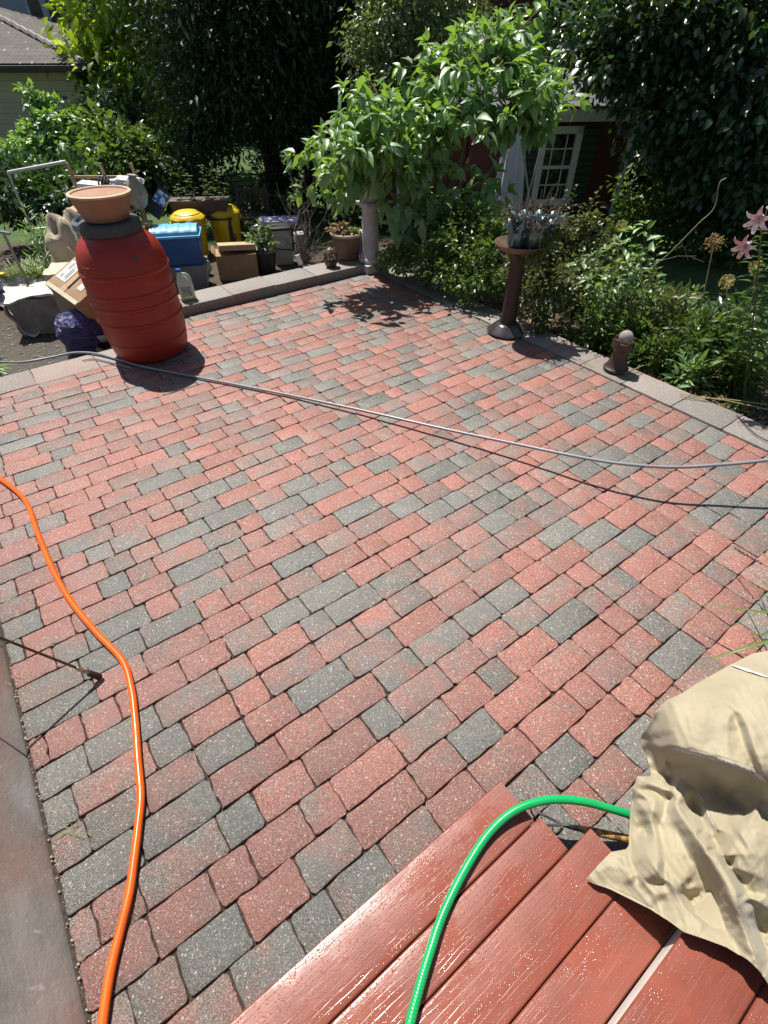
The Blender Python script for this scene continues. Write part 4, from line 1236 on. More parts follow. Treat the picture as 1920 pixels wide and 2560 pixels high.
# potting table with its load
def make_potting_table():
    q = at_y(282, 585, 7.6); q.z = terrain(q.x, q.y)
    P = lambda x, y: at_y(x, y, 7.6) - q
    t = thing("potting_table", "pale wooden potting table loaded with oddments behind the red barrel", "table", q, 0)
    wd = mat("pale raw lumber", (.44, .30, .165), .75, (.36, .235, .12), 8, .2, 60)
    top = P(282, 520).z
    b = MB(); b.box((0, 0, top), (.86, .5, .03), bev=.003); b.build("tabletop", wd, t)
    for sx in (-.40, .40):
        for sy in (-.22, .22):
            b = MB(); b.box((sx, sy, top / 2), (.045, .045, top - .03)); b.build("leg", wd, t)
    # back frame
    bz = P(282, 452).z
    for sx in (-.40, .02, .42):
        b = MB(); b.box((sx, .27, (top + bz) / 2 + .07), (.035, .03, bz - top + .16), Matrix.Rotation(R(-5), 3, 'Y')); b.build("post", wd, t)
    b = MB(); b.box((0, .25, bz), (.90, .03, .03)); b.build("rail", wd, t)
    b = MB(); b.box((.0, .25, bz - .12), (.90, .03, .03)); b.build("rail", wd, t)
    b = MB(); b.box((.33, .02, P(340, 500).z), (.34, .30, .025)); b.build("shelf", wd, t)
    W = q
    ws = mat("white expanded foam", (.74, .76, .74), .6, (.62, .64, .63), 10)
    simple_box("foam_tray", at_y(232, 468, 7.62), (.30, .22, .10), R(4), ws, "white foam tray on the potting table above the clay bowl", "tray", .006, rot=(R(0), R(6), R(4)))
    # black straps
    t2 = thing("black_straps", "bundle of black webbing straps hanging over the potting table rail", "straps", at_y(262, 462, 7.6))
    for k in range(4):
        b = MB(); x = -.06 + k * .038
        b.tube(spline([(x, .10, -.10), (x + .01, .06, .05), (x + .012, 0, .075), (x + .02, -.07, .02), (x + .025, -.08, -.09)], 6), .012, 8); b.build("strap", BLACKP, t2)
    b = MB(); b.sphere((0, 0, 0), .15, 30, 16, (1.35, .8, .42), noise=.35, nf=2.2, seed=4); crumple(b, .02, 12)
    o = b.build("plastic_bag", mat("white plastic film", (.72, .73, .73), .3, (.55, .57, .57), 9), smooth_angle=25); o.location = at_y(315, 455, 7.6)
    props(o, "crumpled white plastic bag lying on the potting table", "bag")
    b = MB(); b.lathe([(.0, -.02), (.05, 0), (.10, .06), (.12, .16), (.10, .26), (.06, .32), (.03, .34), (.05, .36)], 30, wob=lambda a, z: 1 + .14 * math.sin(a * 7 + z * 9)); crumple(b, .02, 9)
    o = b.build("canvas_bag", mat("grey tan canvas", (.40, .35, .27), .85, (.28, .24, .18), 12), smooth_angle=40); o.location = at_y(352, 520, 7.5)
    props(o, "limp grey tan canvas bag hanging at the right end of the potting table", "bag")
    t3 = thing("bag_of_potting_soil", "dark bag with a blue and white label leaning beyond the potting table", "bag", at_y(398, 508, 7.9), rot=(R(-25), R(38), R(0)))
    b = MB(); v, f = grid_box((.17, .10, .36), 5); b.add([(p[0], p[1], p[2] - .18) for p in v], f); crumple(b, .014, 8); b.build("bag", mat("black film", (.03, .028, .035), .35), t3, 40)
    b = MB(); b.box((0, -.066, .06), (.15, .006, .16), bev=.002); b.build("printed_label", mat("blue and white print", (.04, .16, .38), .45, (.70, .74, .78), 16, contrast=(.50, .56)), t3)
    # planks leaning under the table
    for k, (x, y, lab) in enumerate(((345, 558, "upper"), (348, 575, "lower"))):
        simple_box("timber_plank", at_y(x, y, 7.3 + .05 * k), (.34, .16, .028), R(8 - 14 * k), wd, "short pale timber board stacked below the canvas bag, %s of two" % lab, "board", .003)
make_potting_table()

# white metal clothes frame at the far left
def make_frame():
    Y = 8.6
    a, b_ = at_y(20, 431, Y), at_y(165, 404, Y + .25)
    c, d = at_y(72, 560, Y), at_y(205, 500, Y + .25)
    q = Vector(((a.x + b_.x) / 2, Y, terrain(a.x, Y)))
    t = thing("garment_rack", "thin white metal pipe rack standing among weeds at the far left", "frame", q)
    wm = mat("white painted pipe", (.70, .70, .68), .35, (.55, .55, .53), 20)
    la = Vector((a.x, a.y, terrain(a.x, a.y))); lb = Vector((b_.x, b_.y, terrain(b_.x, b_.y)))
    b = MB(); b.tube([a - q, b_ - q], .022, 10); b.build("top_bar", wm, t)
    for s, e in ((a, la), (b_, lb)):
        b = MB(); b.tube([s - q, e - q], .014, 8); b.build("leg", wm, t)
    m1, m2 = a.lerp(la, .62), b_.lerp(lb, .62)
    b = MB(); b.tube([m1 - q, m2 - q], .016, 8); b.build("lower_bar", wm, t)
make_frame()

def make_left_clutter():
    # grey rubbish bin behind the barrel
    q = Vector((-2.86, 5.80, 0)); q.z = terrain(q.x, q.y)
    t = thing("grey_bin", "tall blue grey rubbish bin half hidden behind the red barrel", "trash bin", q)
    t.scale = (.88, .88, 1.10)
    gb = mat("blue grey plastic", (.20, .235, .26), .4, (.16, .19, .21), 4)
    b = MB(); b.lathe([(.0, 0), (.22, 0), (.23, .02), (.27, .5), (.30, .98), (.315, 1.0), (.312, 1.05), (.285, 1.075), (.27, 1.06), (.25, .95), (.0, .93)], 48); b.build("body", gb, t)
    b = MB(); b.sphere((.0, .0, 1.01), .24, 26, 14, (1, 1, .45), noise=.35, nf=2.5, seed=2); b.build("liner", mat("black bin liner", (.02, .02, .022), .25), t, 30)
    # woven sack
    q = at_z(165, 640, .0); q = Vector((-3.62, 6.55, terrain(-3.62, 6.55) + .05))
    t = thing("woven_sack", "bulging beige woven sack with cord between weeds and grey bin", "sack", q, R(20))
    sm, nt, p, out = nodes_of("beige woven plastic")
    vec = coords(nt)
    w1 = N(nt, 'ShaderNodeTexWave', Scale=34.0, Distortion=2.0); w1.bands_direction = 'Z'; nt.links.new(vec, w1.inputs['Vector'])
    n1 = noise_(nt, vec, 6, 5)
    nt.links.new(mixc(nt, ramp(nt, n1, .35, .65), (.46, .39, .28), (.34, .28, .19)), p.inputs['Base Color']); p.inputs['Roughness'].default_value = .75
    bump_(nt, p, math_(nt, 'ADD', w1.outputs['Fac'], n1), .3, .008)
    b = MB(); b.sphere((0, 0, .50), .31, 34, 22, (.95, .9, 1.7), noise=.32, nf=1.9, seed=8); crumple(b, .035, 7, 3); b.build("sack", sm, t, 50)
    b = MB(); b.tube(spline([(-.05, -.30, .75), (.06, -.33, .62), (.14, -.31, .48), (.26, -.22, .36)], 8), .012, 8); b.build("cord", mat("pale cord", (.55, .48, .36), .8), t)
    b = MB(); b.tube(spline([(-.1, -.3, .35), (.02, -.34, .45), (.12, -.32, .5)], 8), .010, 8); b.build("cord", mat("pale cord two", (.52, .45, .34), .8), t)
    # weathered carton with torn white liner
    q = Vector((-4.02, 5.98, 0)); q.z = terrain(q.x, q.y)
    t = thing("weathered_carton", "sun-bleached grey carton with torn curling white liner by the wet drive", "box", q, R(28))
    t.scale = (.80, .80, .80)
    gc = mat("grey weathered card", (.30, .265, .225), .9, (.19, .165, .14), 6, .5, 40)
    b = MB(); v, f = grid_box((.62, .52, .50), 9); b.add(v, f); crumple(b, .05, 4.5, 2); b.build("carton", gc, t, 35)
    wl_ = mat("white torn liner", (.66, .61, .56), .6, (.48, .43, .38), 9)
    b = MB(); v, f = grid_box((.64, .55, .03), 12); b.add([(p[0], p[1], p[2] + .50) for p in v], f); crumple(b, .055, 6, 4); b.build("top_sheet", wl_, t, 30)
    b = MB()
    pts = spline([(-.33, -.24, .50), (-.38, -.28, .36), (-.31, -.29, .22), (-.27, -.29, .08), (-.16, -.34, .015), (-.08, -.32, .06)], 7)
    vs = []
    for p in pts: vs += [tuple(p), tuple(p + Vector((.03, .20, .0)))]
    b.add(vs, [(2 * i, 2 * i + 1, 2 * i + 3, 2 * i + 2) for i in range(len(pts) - 1)]); b.build("torn_strip", wl_, t, 60, solid=.006)
    # second bleached carton behind
    q = Vector((-3.46, 6.0, terrain(-3.46, 6.0)))
    t = thing("pale_carton", "pale narrow carton with rolled rim squeezed between weathered carton and brown box", "box", q, R(10))
    b = MB(); v, f = grid_box((.46, .34, .62), 6); b.add(v, f); crumple(b, .02, 6, 6); b.build("carton", mat("bleached card", (.42, .35, .25), .85, (.30, .24, .17), 6), t, 35)
    b = MB(); v, f = grid_box((.50, .38, .09), 8); b.add([(p[0], p[1], p[2] + .57) for p in v], f); crumple(b, .02, 9, 1); b.build("rolled_rim", mat("cream card", (.58, .50, .38), .8, (.48, .40, .29), 8), t, 35)
    # brown shipping carton tilted on top of the purple sack
    D, A = at_y(189, 764, 4.90), at_y(111, 709, 5.22)
    lo, hi = 5.0, 6.4
    for k in range(40):
        m_ = (lo + hi) / 2
        if (at_y(191, 638, m_) - A).dot(D - A) > 0: lo = m_
        else: hi = m_
    C_ = D + (at_y(191, 638, (lo + hi) / 2) - A)
    ex = (C_ - D); ey = (A - D)
    Lx, Ly = min(.55, ex.length), ey.length
    ey.normalize(); ex = (ex - ey * ex.dot(ey)).normalized(); ez = ex.cross(ey).normalized()
    Lz = .33
    M3 = Matrix((ex, ey, ez)).transposed()
    o = thing("shipping_carton", "taped brown shipping carton with white address label tilted on the purple sack", "box", D)
    o.rotation_euler = M3.to_euler()
    b = MB(); b.box((Lx / 2, Ly / 2, -Lz / 2), (Lx, Ly, Lz), bev=.006); b.build("carton", KRAFT, o)
    b = MB(); b.box((Lx / 2, Ly * .54, .003), (Lx * .99, .07, .003)); b.build("tape_strip", TAPE, o)
    b = MB(); b.box((Lx * .6, Ly * .48, .007), (Lx * .75, .012, .003), Matrix.Rotation(R(2), 3, 'Z')); b.build("open_seam", mat("dark seam", (.05, .03, .015), .9), o)
    b = MB(); b.box((Lx * .58, Ly * .79, .003), (Lx * .56, Ly * .30, .003)); l = b.build("address_label", PAPER, o)
    for k, (dx, dy, w, h) in enumerate(((.06, .03, .09, .03), (-.07, .03, .05, .03), (.0, -.02, .16, .008), (-.02, -.035, .12, .008), (-.03, -.05, .14, .008))):
        b = MB(); b.box((Lx * .58 + dx, Ly * .79 + dy, .0055), (w, h, .002)); b.build("printed_block", mat("grey print", (.24, .24, .24), .8, (.5, .5, .5), 60), l)
    b = MB(); b.box((Lx * .42, Ly * .24, .003), (.07, .07, .003)); b.build("small_label", PAPER, o)
    b = MB(); b.box((.022, Ly * .5, .0035), (.042, Ly * .97, .003)); b.build("tape_strip", mat("pale tape", (.60, .52, .38), .5), o)
    fd = bpy.data.curves.new("letter_print", 'FONT'); fd.body = "LAN"; fd.size = .085; fd.extrude = .001; fd.align_x = 'LEFT'
    fo = bpy.data.objects.new("letter_print", fd); COL.objects.link(fo)
    dg = bpy.context.evaluated_depsgraph_get(); me = bpy.data.meshes.new_from_object(fo.evaluated_get(dg)); bpy.data.objects.remove(fo)
    me.materials.clear(); me.materials.append(mat("pale print", (.62, .52, .38), .7))
    lo = bpy.data.objects.new("letter_print", me); COL.objects.link(lo); lo.parent = o
    lo.matrix_local = Matrix(((1, 0, 0, Lx * .42), (0, 0, -1, -.002), (0, 1, 0, -Lz * .62), (0, 0, 0, 1)))
    # purple plastic sack
    q = Vector((-3.05, 5.0, 0)); q.z = terrain(q.x, q.y)
    pm, nt, p, out = nodes_of("purple film")
    vec = coords(nt, (1, 1, 2.5))
    n1 = noise_(nt, vec, 7, 5, .6, 1.5)
    p.inputs['Base Color'].default_value = (.026, .022, .125, 1); p.inputs['Roughness'].default_value = .16
    p.inputs['Specular IOR Level'].default_value = .8
    bump_(nt, p, n1, .9, .06)
    b = MB(); b.lathe([(.0, 0), (.15, .0), (.20, .04), (.215, .14), (.20, .22), (.235, .33), (.25, .44), (.22, .56), (.16, .62), (.08, .65), (.0, .66)], 60, wob=lambda a, z: 1 + .07 * math.sin(a * 5 + z * 14) + .05 * math.sin(a * 9 - z * 22))
    b.mat = Matrix.Identity(4); crumple(b, .035, 8, 7)
    o = b.build("purple_sack", pm, smooth_angle=60); o.location = q; o.scale = (.82, .82, .86)
    props(o, "shiny crumpled purple plastic sack standing on the wet ground by the brown carton", "sack")
    # small crate and bowl in the corner behind the barrel
    q = Vector((-2.82, 5.10, terrain(-2.82, 5.10)))
    t = thing("wooden_crate", "low weathered wooden crate in the corner behind the red barrel", "crate", q, R(-38))
    wd = mat("grey weathered wood", (.26, .21, .16), .85, (.17, .135, .10), 12, .3, 60)
    for k, (c, d) in enumerate((((0, -.2, .13), (.44, .02, .22)), ((0, .2, .13), (.44, .02, .22)), ((-.21, 0, .13), (.02, .38, .22)), ((.21, 0, .13), (.02, .38, .22)), ((0, 0, .03), (.40, .38, .02)))):
        b = MB(); b.box(c, d, bev=.003); b.build("side_board" if k < 4 else "bottom_board", wd, t)
    b = MB(); b.lathe([(.0, 0), (.07, .0), (.12, .05), (.13, .09), (.12, .09), (.0, .05)], 30)
    o = b.build("white_dish", mat("white enamel", (.60, .64, .66), .3)); o.location = q + Vector((-.05, -.05, .245)); props(o, "small white enamel dish on the wooden crate behind the red barrel", "dish")
    q = at_z(222, 872, -.28)
    b = MB(); b.lathe([(.0, 0), (.035, 0), (.04, .01), (.04, .12), (.015, .17), (.015, .20), (.0, .2)], 20)
    gm, nt, p, out = nodes_of("clear bottle"); p.inputs['Transmission Weight'].default_value = .9; p.inputs['Roughness'].default_value = .08; p.inputs['Base Color'].default_value = (.8, .85, .82, 1)
    o = b.build("clear_bottle", gm); o.location = q + Vector((.05, .1, 0)); props(o, "small clear bottle between the purple sack and the wooden crate", "bottle")
    # black compost bin and green seed trays at the far left edge
    q = Vector((-6.55, 8.3, terrain(-6.55, 8.3)))
    t = thing("black_bin", "big black bin with flat lid at the far left edge", "bin", q)
    b = MB(); b.box((0, 0, .36), (.7, .7, .72), bev=.03, taper=.9); b.build("body", BLACKP, t)
    b = MB(); b.box((0, 0, .745), (.78, .78, .05), bev=.02); b.build("lid", mat("black lid", (.03, .03, .032), .3), t)
    q = Vector((-5.55, 6.92, terrain(-5.55, 6.92)))
    t = thing("seed_tray_bench", "teal plastic seed tray on a dark stand with green seedlings at left", "seed tray", q, R(14))
    tl = mat("teal plastic", (.05, .36, .30), .45, (.035, .28, .23), 5)
    hz = at_y(40, 625, 6.92).z - q.z
    for (c, d) in (((0, -.27, 0), (.78, .025, .11)), ((0, .27, 0), (.78, .025, .11)), ((-.385, 0, 0), (.025, .53, .11)), ((.385, 0, 0), (.025, .53, .11))):
        b = MB(); b.box((c[0], c[1], hz), d, bev=.005); b.build("rim", tl, t)
    b = MB(); b.box((0, 0, hz - .03), (.74, .52, .03)); b.build("tray_bottom", mat("dark compost", (.04, .03, .02), .95), t)
    for k in range(5):
        b = MB(); b.box((-.3 + .15 * k, 0, hz + .052), (.02, .53, .012)); b.build("bar", tl, t)
    b = MB(); b.box((0, 0, (hz - .05) / 2), (.5, .3, hz - .05)); b.build("stand", BLACKP, t)
    # spade with T handle
    a, e = at_y(8, 582, 6.3), at_y(42, 652, 6.3)
    t = thing("garden_spade", "garden tool with grey T handle stuck upright beside the teal tray", "garden tool", Vector((e.x, e.y, terrain(e.x, e.y))))
    o_ = t.location.copy()
    m = mat("grey weathered ash", (.30, .28, .25), .7)
    b = MB(); b.tube([a - o_, e - o_, Vector((e.x + .02, e.y, terrain(e.x, e.y) - .05)) - o_], .016, 8); b.build("shaft", m, t)
    b = MB(); b.tube([a - o_ + Vector((-.07, 0, .015)), a - o_ + Vector((.07, 0, -.01))], .018, 8); b.build("grip", m, t)
    # black tarpaulin
    b = MB(); n = 26
    vs = [( -.65 + 1.3 * i / n, -.5 + 1.0 * j / n, .05 + .07 * mnoise.noise(Vector((i * .22, j * .22, 4))) + .03 * mnoise.noise(Vector((i * .6, j * .5, 1)))) for j in range(n + 1) for i in range(n + 1)]
    b.add(vs, [(j * (n + 1) + i, j * (n + 1) + i + 1, (j + 1) * (n + 1) + i + 1, (j + 1) * (n + 1) + i) for j in range(n) for i in range(n)])
    q = G(15, 735); o = b.build("black_tarpaulin", mat("black film", (.03, .032, .034), .22), smooth_angle=50); o.location = q; o.rotation_euler = (0, 0, R(-15))
    props(o, "crumpled black tarpaulin lying on the ground at the left edge", "tarpaulin")
    q = G(5, 700); simple_box("yellow_block", q + Vector((0, 0, .05)), (.14, .10, .09), R(20), mat("yellow plastic block", (.66, .52, .03), .5), "small yellow plastic block near the black tarpaulin", "block", .02)
    # clear plastic bag by the blue box
    b = MB(); b.sphere((0, 0, .11), .10, 24, 14, (.9, .8, 1.25), noise=.4, nf=2.4, seed=12); crumple(b, .02, 14)
    q = G(508, 690); o = b.build("grocery_bag", mat("pale green film", (.42, .52, .46), .25, (.22, .30, .26), 12)); o.location = q + Vector((.03, .05, 0))
    props(o, "small crumpled pale green plastic bag between the blue box and open carton", "bag")
make_left_clutter()
# ================================================================= BUILDINGS
def shingle_mat(name, a, b, sx=9.0, sy=7.0, rough=.85, flecks=0.0):
    m, nt, p, out = nodes_of(name)
    uvn = nt.nodes.new('ShaderNodeUVMap')
    mp = nt.nodes.new('ShaderNodeMapping'); nt.links.new(uvn.outputs[0], mp.inputs[0])
    br = N(nt, 'ShaderNodeTexBrick', Scale=1.0)
    br.inputs['Color1'].default_value = (*a, 1); br.inputs['Color2'].default_value = (*b, 1)
    br.inputs['Mortar'].default_value = tuple(x * .25 for x in a) + (1,)
    br.inputs['Brick Width'].default_value = 1 / sx * 2; br.inputs['Row Height'].default_value = 1 / sy
    br.inputs['Mortar Size'].default_value = .012
    nt.links.new(mp.outputs[0], br.inputs['Vector'])
    n = noise_(nt, mp.outputs[0], 6, 5)
    nt.links.new(mixc(nt, ramp(nt, n, .3, .7, 0, .5), br.outputs['Color'], tuple(x * .55 for x in a)), p.inputs['Base Color'])
    p.inputs['Roughness'].default_value = rough
    # split and bleached shingles
    mp3 = nt.nodes.new('ShaderNodeMapping'); mp3.inputs['Scale'].default_value = (sx * 2.2, sy * .55, 1); nt.links.new(uvn.outputs[0], mp3.inputs[0])
    vo_ = N(nt, 'ShaderNodeTexVoronoi', Scale=1.0); nt.links.new(mp3.outputs[0], vo_.inputs['Vector'])
    sc = nt.nodes.new('ShaderNodeSeparateColor'); nt.links.new(vo_.outputs['Color'], sc.inputs[0])
    fl = math_(nt, 'MULTIPLY', ramp(nt, vo_.outputs['Distance'], .10, .22, 1, 0), ramp(nt, sc.outputs[0], .62, .7))
    src = p.inputs['Base Color'].links[0].from_socket
    nt.links.new(mixc(nt, math_(nt, 'MULTIPLY', fl, flecks), src, (.55, .54, .52)), p.inputs['Base Color'])
    bump_(nt, p, br.outputs['Fac'], -.6, .02)
    return m
def siding_mat(name, col, pitch):
    m, nt, p, out = nodes_of(name)
    geo = nt.nodes.new('ShaderNodeNewGeometry').outputs['Position']
    s = nt.nodes.new('ShaderNodeSeparateXYZ'); nt.links.new(geo, s.inputs[0])
    fr = math_(nt, 'FRACT', math_(nt, 'DIVIDE', s.outputs[2], pitch))
    n = noise_(nt, geo, 3, 4)
    c = mixc(nt, ramp(nt, n, .3, .7), col, tuple(x * .85 for x in col))
    c = mixc(nt, ramp(nt, fr, .0, .06, .8, 0), c, tuple(x * .35 for x in col))
    nt.links.new(c, p.inputs['Base Color']); p.inputs['Roughness'].default_value = .6
    bump_(nt, p, fr, .7, .02)
    return m
def roof_tri(b, uvs, pts):
    """adds a flat roof face with a thickness; returns uv list in metres along eave / up slope"""
    base = len(b.v)
    b.add(pts, [tuple(range(len(pts)))])
    o = Vector(pts[0]); ex = (Vector(pts[1]) - o).normalized()
    n = ex.cross(Vector(pts[-1]) - o).normalized(); ey = n.cross(ex)
    for p in pts: uvs.append(((Vector(p) - o).dot(ex), (Vector(p) - o).dot(ey)))
def build_uv(b, uvs, name, m, parent, solid=.05):
    o = b.build(name, m, parent, smooth_angle=0, solid=solid)
    l = o.data.uv_layers.new(name="UVMap")
    k = 0
    for poly in o.data.polygons:
        for li in poly.loop_indices:
            l.data[li].uv = uvs[o.data.loops[li].vertex_index]
    return o
WHITE = mat("white painted wood", (.66, .68, .68), .5, (.54, .57, .57), 8)
def make_shed():
    q = Vector((2.13, 12.35, -.75))
    t = thing("garden_shed", "dark red garden shed with white trim, grey shingle roof and cupola", "shed", q, R(7))
    W, Dp, Hh = 4.1, 3.0, 2.03
    red = siding_mat("dark red boards", (.085, .010, .009), .18)
    b = MB(); b.box((0, 0, Hh / 2), (W, Dp, Hh)); b.build("wall", red, t)
    for sx in (-1, 1):
        b = MB(); b.box((sx * (W / 2), -Dp / 2, Hh / 2), (.09, .09, Hh), bev=.004); b.build("corner_trim", WHITE, t)
    e = .28
    b = MB()
    for sy in (-1, 1):
        bb = MB(); bb.box((0, sy * (Dp / 2 + e), Hh + .01), (W + 2 * e, .035, .19), bev=.004); bb.build("fascia", WHITE, t)
    for sx in (-1, 1):
        bb = MB(); bb.box((sx * (W / 2 + e), 0, Hh + .01), (.035, Dp + 2 * e - .05, .19), bev=.004); bb.build("fascia", WHITE, t)
    rx, ry = W / 2 + e + .03, Dp / 2 + e + .03
    zt, ze = Hh + 1.12, Hh + .10
    c = [(-rx, -ry, ze), (rx, -ry, ze), (rx, ry, ze), (-rx, ry, ze)]
    ap = [(-.42, -.35, zt), (.42, -.35, zt), (.42, .35, zt), (-.42, .35, zt)]
    sh = shingle_mat("grey shingles", (.26, .258, .265), (.19, .188, .195), 9, 6.5)
    b = MB(); uvs = []
    for k in range(4):
        k2 = (k + 1) % 4
        roof_tri(b, uvs, [c[k], c[k2], ap[k2], ap[k]])
    build_uv(b, uvs, "roof", sh, t)
    b = MB(); b.box((0, 0, ze - .04), (2 * rx - .1, 2 * ry - .1, .02)); b.build("soffit", WHITE, t)
    # cupola
    b = MB(); b.box((0, 0, zt + .12), (.86, .74, .40)); b.build("cupola_base", red, t)
    for sy in (-1, 1):
        b = MB(); b.box((0, sy * .30, zt + .62), (.72, .03, .60)); b.build("cupola_frame", red, t)
        for sx in (-.17, .17):
            b = MB()
            for k in range(7): b.box((sx, sy * .325, zt + .38 + .075 * k), (.29, .03, .05), Matrix.Rotation(R(35 * sy), 3, 'X'))
            b.build("louvre", WHITE, t)
    for sx in (-1, 1):
        b = MB(); b.box((sx * .36, 0, zt + .62), (.03, .63, .60)); b.build("cupola_frame", red, t)
    b = MB(); b.lathe([(.0, zt + .9), (.62, zt + .9), (.62, zt + .95), (.05, zt + 1.3), (.0, zt + 1.3)], 4, (0, 0, 0), Matrix.Rotation(R(45), 3, 'Z')); b.build("cupola_roof", mat("dark shingle", (.10, .10, .10), .8), t, 20)
    # window with green shutters on the front
    wx = .76; yw = -Dp / 2
    w = .54; h = .98; zc = 1.27
    win = MB()
    for (cx, cz, dx, dz) in ((wx - w / 2 - .045, zc, .11, h + .2), (wx + w / 2 + .045, zc, .11, h + .2), (wx, zc + h / 2 + .05, w + .2, .11), (wx, zc - h / 2 - .05, w + .26, .10)):
        win.box((cx, yw - .035, cz), (dx, .07, dz), bev=.004)
    wo_ = win.build("window_frame", WHITE, t)
    b = MB(); b.box((wx, yw - .006, zc), (w, .01, h))
    gm, nt, p, out = nodes_of("dark window glass"); p.inputs['Base Color'].default_value = (.012, .016, .018, 1); p.inputs['Roughness'].default_value = .06
    b.build("pane", gm, wo_)
    b = MB(); b.box((wx, yw - .022, zc), (w, .025, .05))
    for dx in (-.12, .12): b.box((wx + dx, yw - .018, zc - h / 4), (.02, .018, h / 2 - .05)); b.box((wx + dx, yw - .018, zc + h / 4), (.02, .018, h / 2 - .05))
    for dz in (-.27, .27): b.box((wx, yw - .016, zc + dz), (w, .014, .02))
    b.build("glazing_bar", WHITE, wo_)
    for sx in (-1, 1):
        b = MB(); b.box((wx + sx * (w / 2 + .26), yw - .025, zc), (.28, .04, h + .12), bev=.004)
        for k in range(9): b.box((wx + sx * (w / 2 + .26), yw - .05, zc - .45 + .11 * k), (.22, .02, .06), Matrix.Rotation(R(30), 3, 'X'))
        b.build("shutter", mat("dark green shutter", (.032, .055, .048), .6), t)
    b = MB(); b.box((-.45, yw - .02, .95), (.85, .05, 1.9), bev=.004); d = b.build("door", red, t)
make_shed()

def make_parasol():
    a, e = at_y(1292, 330, 9.6), at_y(1262, 520, 9.6)
    z0 = terrain(a.x, 9.6)
    q = Vector((a.x, 9.6, z0))
    t = thing("folded_parasol", "closed lavender white parasol on a pole in front of the red shed", "parasol", q)
    cl = mat("white parasol fabric", (.62, .60, .66), .8, (.50, .48, .54), 5, .3, 30, stretch=(1, 1, .3))
    h1 = a.z - z0 + .35; h0 = e.z - z0 - .05
    b = MB(); b.tube([(0, 0, 0), (0, 0, h1 + .08)], .022, 10); b.build("pole", mat("pale wooden pole", (.46, .42, .38), .5), t)
    b = MB()
    b.lathe([(.235, h0), (.225, h0 + .15), (.19, h0 + (h1 - h0) * .45), (.12, h0 + (h1 - h0) * .8), (.05, h1), (.02, h1 + .03)], 64, wob=lambda a, z: 1 + .17 * math.sin(a * 8 + .5) * (1 - .6 * (z - h0) / (h1 - h0)))
    b.build("canopy", cl, t, 60, solid=.004)
    b = MB(); b.lathe([(.0, 0), (.25, 0), (.25, .05), (.05, .09), (.0, .09)], 30); b.build("base", mat("grey concrete base", (.3, .3, .3), .8), t)
    p1, p2 = at_y(1303, 345, 9.2), at_y(1321, 478, 9.2)
    b = MB(); b.tube([p1, p2, Vector((p2.x + .03, 9.2, terrain(p2.x, 9.2)))], .014, 8)
    props(b.build("garden_stake", mat("pale stake", (.50, .46, .42), .6)), "thin pale wooden stake leaning left between parasol and shed window", "stake")
    p1, p2 = at_y(1362, 335, 9.25), at_y(1323, 478, 9.25)
    b = MB(); b.tube([p1, p2, Vector((p2.x - .03, 9.25, terrain(p2.x, 9.25)))], .014, 8)
    props(b.build("garden_stake", mat("pale stake two", (.50, .46, .42), .6)), "thin pale wooden stake leaning right in front of the shed window", "stake")
make_parasol()

